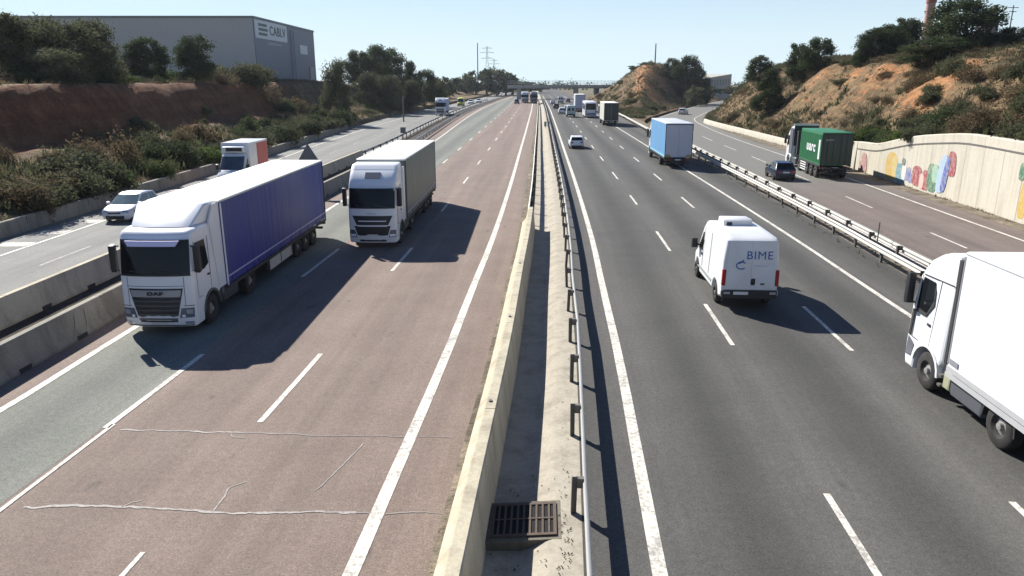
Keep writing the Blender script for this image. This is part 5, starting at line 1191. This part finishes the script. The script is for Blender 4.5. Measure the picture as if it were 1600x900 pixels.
def bl(kind, Y, d, w, h, where): x = wallL(Y)-.2-d; bush(kind, x, Y, LZ(d, Y), w, h, where, 'bushes on the left bank, '+where)
def br(kind, Y, d, w, h, where): x = XR(Y)+.2+d; bush(kind, x, Y, RZ(d, Y), w, h, where, 'bushes on the right hill, '+where)
LW = 'just above the low grey wall of the left slip road'
for k in range(36):
    Y = 30+k*2.8+R.uniform(-.8, .8); d = R.uniform(.7, 3.2)
    kd = R.choice(['olive', 'dark', 'dark', 'dry']) if Y < 46 else R.choice(['green', 'dark', 'dark', 'olive']) if Y < 80 else R.choice(['olive', 'dark', 'olive', 'dry'])
    s = R.choice([R.uniform(.6, 1.1), R.uniform(1.2, 2.0)]) if Y > 52 else R.uniform(.45, .8)
    if Y < 52: d += .5
    bl(kd, Y, d, s*1.1, s*1.25, LW)
for k in range(14):
    Y = 40+k*6.4+R.uniform(-1.2, 1.2); d = R.uniform(3.2, 6.5) if Y > 52 else R.uniform(5, 7.5)
    kd = R.choice(['olive', 'dry', 'dry']) if Y < 66 else R.choice(['dry', 'olive', 'dark'])
    s = R.uniform(1.0, 2.5); bl(kd, Y, d, s*1.05, s*1.25, 'low on the slope of the left bank')
for (px, py, Y, w, h, kd) in [(105, 215, 47, 2.6, 2.4, 'olive'), (60, 235, 43, 2.4, 2.2, 'olive'), (20, 215, 42, 2.2, 1.8, 'dry'), (150, 240, 50, 2.2, 2.0, 'olive'), (330, 205, 68, 2.2, 1.9, 'green'), (255, 232, 58, 1.8, 1.7, 'green'), (395, 180, 82, 2.6, 2.2, 'olive'), (440, 180, 92, 2.4, 2.0, 'dark'), (480, 172, 104, 2.6, 2.4, 'dark'), (530, 160, 116, 2.6, 2.4, 'olive'), (120, 222, 53, 3.2, 2.8, 'olive'), (70, 245, 46, 2.6, 2.2, 'dry'), (15, 240, 42, 2.4, 1.9, 'dry'), (175, 262, 51, 2.0, 2.0, 'dark'), (590, 140, 128, 2.8, 2.6, 'dark'), (560, 165, 122, 2.6, 2.4, 'dark')]:
    x = at(px, py, Y).x; d = max(1, wallL(Y)-x); bl(kd, Y, d, w, h, 'large, at the foot of the red cut on the left')
for k in range(13):
    Y = 40+k*2.8+R.uniform(-1, 1); bl(R.choice(['dry', 'olive', 'dry']), Y, R.uniform(6.5, 10), R.uniform(1.0, 1.8), R.uniform(.8, 1.4), 'on the ledge below the red cut of the left bank')
for k in range(10):
    Y = 55+k*8+R.uniform(-2, 2); bl(R.choice(['olive', 'dry', 'dark']), Y, R.uniform(7, 12), R.uniform(.6, 1.2), R.uniform(.6, 1.1), 'clinging to the red earth face of the left bank')
for k in range(20):
    Y = 48+k*4.8+R.uniform(-1.5, 1.5); bl(R.choice(['olive', 'olive', 'dry', 'green', 'dark']), Y, R.uniform(12.5, 19), R.uniform(.8, 1.7), R.uniform(.7, 1.3), 'along the top edge of the left bank')
for (px, Y, w, h, kd) in [(335, 112, 2.4, 2.2, 'olive'), (352, 108, 1.8, 1.6, 'dry'), (372, 116, 2.8, 2.7, 'olive'), (396, 120, 3.0, 3.0, 'olive'), (418, 122, 2.4, 2.4, 'dry'), (436, 124, 2.2, 2.0, 'olive'), (462, 128, 2.0, 1.8, 'dry'), (484, 132, 2.2, 2.2, 'olive'), (255, 102, 1.8, 1.5, 'green'), (240, 100, 2, 1.8, 'green')]:
    x = at(px, 110, Y).x; bl(kd, Y, wallL(Y)-x, w*1.3, h*1.35, 'in the thicket in front of the warehouse')
for k in range(14):
    Y = 122+k*7; bl(R.choice(['olive', 'dark', 'green', 'dry']), Y, R.uniform(1, 9), R.uniform(1.4, 2.4), R.uniform(1.4, 2.4), 'on the far low end of the left bank')
RW = 'hanging over the top of the retaining wall'
for k in range(28):
    Y = 40+k*1.2+R.uniform(-.5, .5); d = R.uniform(.5, 4.5)
    kd = R.choice(['olive', 'dry', 'dry', 'olive']) if Y < 54 else R.choice(['dark', 'olive', 'olive', 'green'])
    s = R.uniform(.9, 1.8); br(kd, Y, d, s*1.15, s*1.15, RW)
for k in range(28):
    Y = 42+k*1.36+R.uniform(-1, 1); d = R.uniform(4, 10)
    br(R.choice(['dry', 'olive', 'dry', 'dark']) if Y < 56 else R.choice(['olive', 'dry', 'dry', 'olive']), Y, d, R.uniform(1, 2.2), R.uniform(.9, 1.9), 'on the slope behind the retaining wall')
for k in range(60):
    Y = R.uniform(64, 150); d = R.choice([R.uniform(.8, 3), R.uniform(2, 8), R.uniform(12, 22), R.uniform(14, 26)])
    if earthR(d, Y) > .35 and R.random() < .55: continue
    br(R.choice(['olive', 'olive', 'dry', 'dry', 'dry']), Y, d, R.uniform(.7, 1.7), R.uniform(.6, 1.3), 'scattered over the dry face of the right hill' if d > 3 else 'along the low cream wall of the right hill')
for k in range(44):
    Y = R.uniform(76, 132); d = R.uniform(9, 23)
    br(R.choice(['dry', 'olive', 'dry', 'olive', 'dry']), Y, d, R.uniform(.8, 1.8), R.uniform(.55, 1.1), 'spread over the upper slope of the right hill')
for k in range(26):
    Y = R.uniform(185, 280); xl = c(Y)+20; xr = CLf(Y)-2; u = R.random()
    if xr-xl < 4: continue
    x = xl+(xr-xl)*u; kd = R.choice(['olive', 'dry', 'dry', 'olive', 'dark']) if u < .65 else R.choice(['dark', 'olive'])
    s = R.uniform(.9, 2.0); bush(kd, x, Y, MZ(x, Y), s*1.2, s*1.0, 'on the slope of the mound beside the road', 'bushes on the mound')
# dry grass and scrub, uncountable
def tufts(name, pts, hmin, hmax, mat, blades=4):
    mb = MB(); v = mb.v; f = mb.f
    for (x, y, z) in pts:
        h = R.uniform(hmin, hmax)
        for b in range(blades):
            a = R.uniform(0, 6.28); w = h*R.uniform(.10, .2); lx, ly = R.gauss(0, .4)*h, R.gauss(0, .4)*h; bx, by = x+R.gauss(0, .25)*h, y+R.gauss(0, .25)*h; o = len(v)
            v += [(bx-w*math.cos(a), by-w*math.sin(a), z-.05), (bx+w*math.cos(a), by+w*math.sin(a), z-.05), (bx+lx, by+ly, z+h)]; f.append((o, o+1, o+2))
    o = mb.build(name, mat, smooth=False); o['kind'] = 'stuff'; return o
pl = []; pd = []
for k in range(9500):
    Y = 28+150*R.random()**1.2; d = R.choice([R.uniform(.4, 8), R.uniform(12, 28), R.uniform(13, 60)])
    if earthL(d, Y) > .4: continue
    q = (wallL(Y)-.2-d, Y, LZ(d, Y)); (pl if nz(q[0], Y, .13, 3) > .02 or d > 12 else pd).append(q)
pr = []
for k in range(11000):
    Y = 36+160*R.random()**1.1; d = R.choice([R.uniform(.4, 10), R.uniform(8, 26), R.uniform(.4, 30)])
    if earthR(d, Y) > .25 and R.random() < .97: continue
    q = (XR(Y)+.2+d, Y, RZ(d, Y)); (pr if nz(q[0], Y, .13, 3) > -.05 else pd).append(q)
for k in range(6000):
    Y = R.uniform(165, 300); xl = c(Y)+18.5; xr = CLf(Y)-1.5; u = R.random()
    if xr-xl < 3: continue
    x = xl+(xr-xl)*u; q = (x, Y, MZ(x, Y)); (pr if nz(x, Y, .1, 3) > -.1 else pd).append(q)
for k in range(900):
    Y = R.uniform(14, 120); pr.append((NR(Y)+R.uniform(-.25, .0), Y, .0)) if R.random() < .35 else pr.append((XR(Y)-R.uniform(.02, .35), Y, .0))
for (x, y, z) in pr[-900:]: pass
tufts('dry_grass', pl, .2, .5, L_GRASS); tufts('dry_grass', [q for q in pr if q[2] > .05], .2, .5, L_GRASS); tufts('dry_grass', [q for q in pr if q[2] <= .05], .06, .2, L_DRY, 3); tufts('scrub', pd, .3, .8, L_OLIVE, 5)
# low scrub, uncountable: small leafy clumps all over the slopes
def low_scrub(name, mat, pts, leaves=32, size=.17):
    mb = MB()
    for x, y, z in pts:
        r = R.uniform(.25, .85); leaf_cloud(mb, [((x, y, z+r*.3), r)], leaves, size, .7)
    mb.build(name, mat, smooth=False)['kind'] = 'stuff'
sp = {0: [], 1: [], 2: []}
for k in range(2600):
    Y = 40+120*R.random()**1.1; d = R.choice([R.uniform(.5, 26), R.uniform(10, 26)]); e = earthR(d, Y)
    if e > .45 and R.random() < .6: continue
    sp[R.choice([0, 0, 2, 2, 1])].append((XR(Y)+.2+d, Y, RZ(d, Y)))
for k in range(420):
    Y = 34+120*R.random(); d = R.choice([R.uniform(.5, 9), R.uniform(12, 26)])
    if earthL(d, Y) > .5 and R.random() < .8: continue
    sp[R.choice([0, 2, 2, 1])].append((wallL(Y)-.2-d, Y, LZ(d, Y)))
for k in range(110):
    Y = R.uniform(190, 285); xl = c(Y)+19; xr = CLf(Y)-1.5
    if xr-xl > 3: x = R.uniform(xl, xr); sp[R.choice([0, 2, 2])].append((x, Y, MZ(x, Y)))
low_scrub('scrub', L_OLIVE, sp[0]); low_scrub('scrub', L_PINE, sp[1]); low_scrub('scrub', L_DRY, sp[2])
# far wood closing the horizon
mb = MB(); r2 = random.Random(77); cl = []
for k in range(420):
    a = r2.uniform(-.72, .72); D = r2.uniform(620, 1150); x, y = D*math.sin(a), D*math.cos(a); s = D/700; cl.append(((x, y, -1+r2.uniform(0, 2.0)*s), r2.uniform(4, 7)*s))
leaf_cloud(mb, cl, 15000, 3.2, .8, r2); mb.build('distant_wood', L_PINE, smooth=False)['kind'] = 'stuff'
# ------------------------------------------------------------------ air
mb = MB(); mb.box(-1500, 1500, -200, 1600, -3.5, 60); hz_ = mb.build('haze', None, smooth=False); hz_['kind'] = 'stuff'
hm = bpy.data.materials.new('summer_haze'); hm.use_nodes = True; hn = hm.node_tree; hn.nodes.remove(hn.nodes['Principled BSDF'])
pv = hn.nodes.new('ShaderNodeVolumePrincipled'); pv.inputs['Color'].default_value = (.86, .93, 1, 1); pv.inputs['Density'].default_value = .00011; pv.inputs['Anisotropy'].default_value = .2
hn.links.new(pv.outputs[0], hn.nodes['Material Output'].inputs['Volume']); hz_.data.materials.append(hm)
# ------------------------------------------------------------------ light, sky, camera
SUN_DIR = Vector((-.80, 1.02, 1.0)).normalized()
el = math.asin(SUN_DIR.z); az = math.atan2(SUN_DIR.x, SUN_DIR.y)
L = bpy.data.lights.new('sun', 'SUN'); L.energy = 4.9; L.angle = math.radians(.5); L.color = (1, .965, .91)
so = bpy.data.objects.new('sun', L); COL.objects.link(so); so.rotation_euler = SUN_DIR.to_track_quat('Z', 'Y').to_euler()
w = bpy.data.worlds.new('World'); S.world = w; w.use_nodes = True; nt = w.node_tree
sky = nt.nodes.new('ShaderNodeTexSky'); sky.sky_type = 'NISHITA'; sky.sun_disc = False; sky.sun_elevation = el; sky.sun_rotation = az
sky.air_density = 1.0; sky.dust_density = .2; sky.ozone_density = 3.0; sky.altitude = 50
# clear blue above, pale summer haze low over the horizon
sep = nt.nodes.new('ShaderNodeSeparateXYZ'); nt.links.new(coords(nt, 'Generated'), sep.inputs[0])
hz = ramp(nt, sep.outputs[2], [(0.0, (.95, .95, .95)), (.05, (.84, .84, .84)), (.12, (.52, .52, .52)), (.3, (0, 0, 0))])
blue = mixc(nt, 1, sky.outputs[0], (.80, .96, 1.25), 'MULTIPLY')
nt.links.new(mixc(nt, hz, blue, (8.3, 10.1, 10.8)), nt.nodes['Background'].inputs[0]); nt.nodes['Background'].inputs[1].default_value = .05
cam = bpy.data.cameras.new('camera'); co = bpy.data.objects.new('camera', cam); COL.objects.link(co); S.camera = co
co.location = (0, 0, CH); co.rotation_euler = (math.pi/2-PIT, 0, 0); cam.sensor_width = 36; cam.lens = F/1600*36; cam.clip_end = 9000; cam.clip_start = .1
S.view_settings.view_transform = 'Standard'; S.view_settings.look = 'None'; S.view_settings.exposure = .9; S.view_settings.gamma = 1
S.cycles.use_denoising = True; S.cycles.max_bounces = 6; S.cycles.transparent_max_bounces = 4
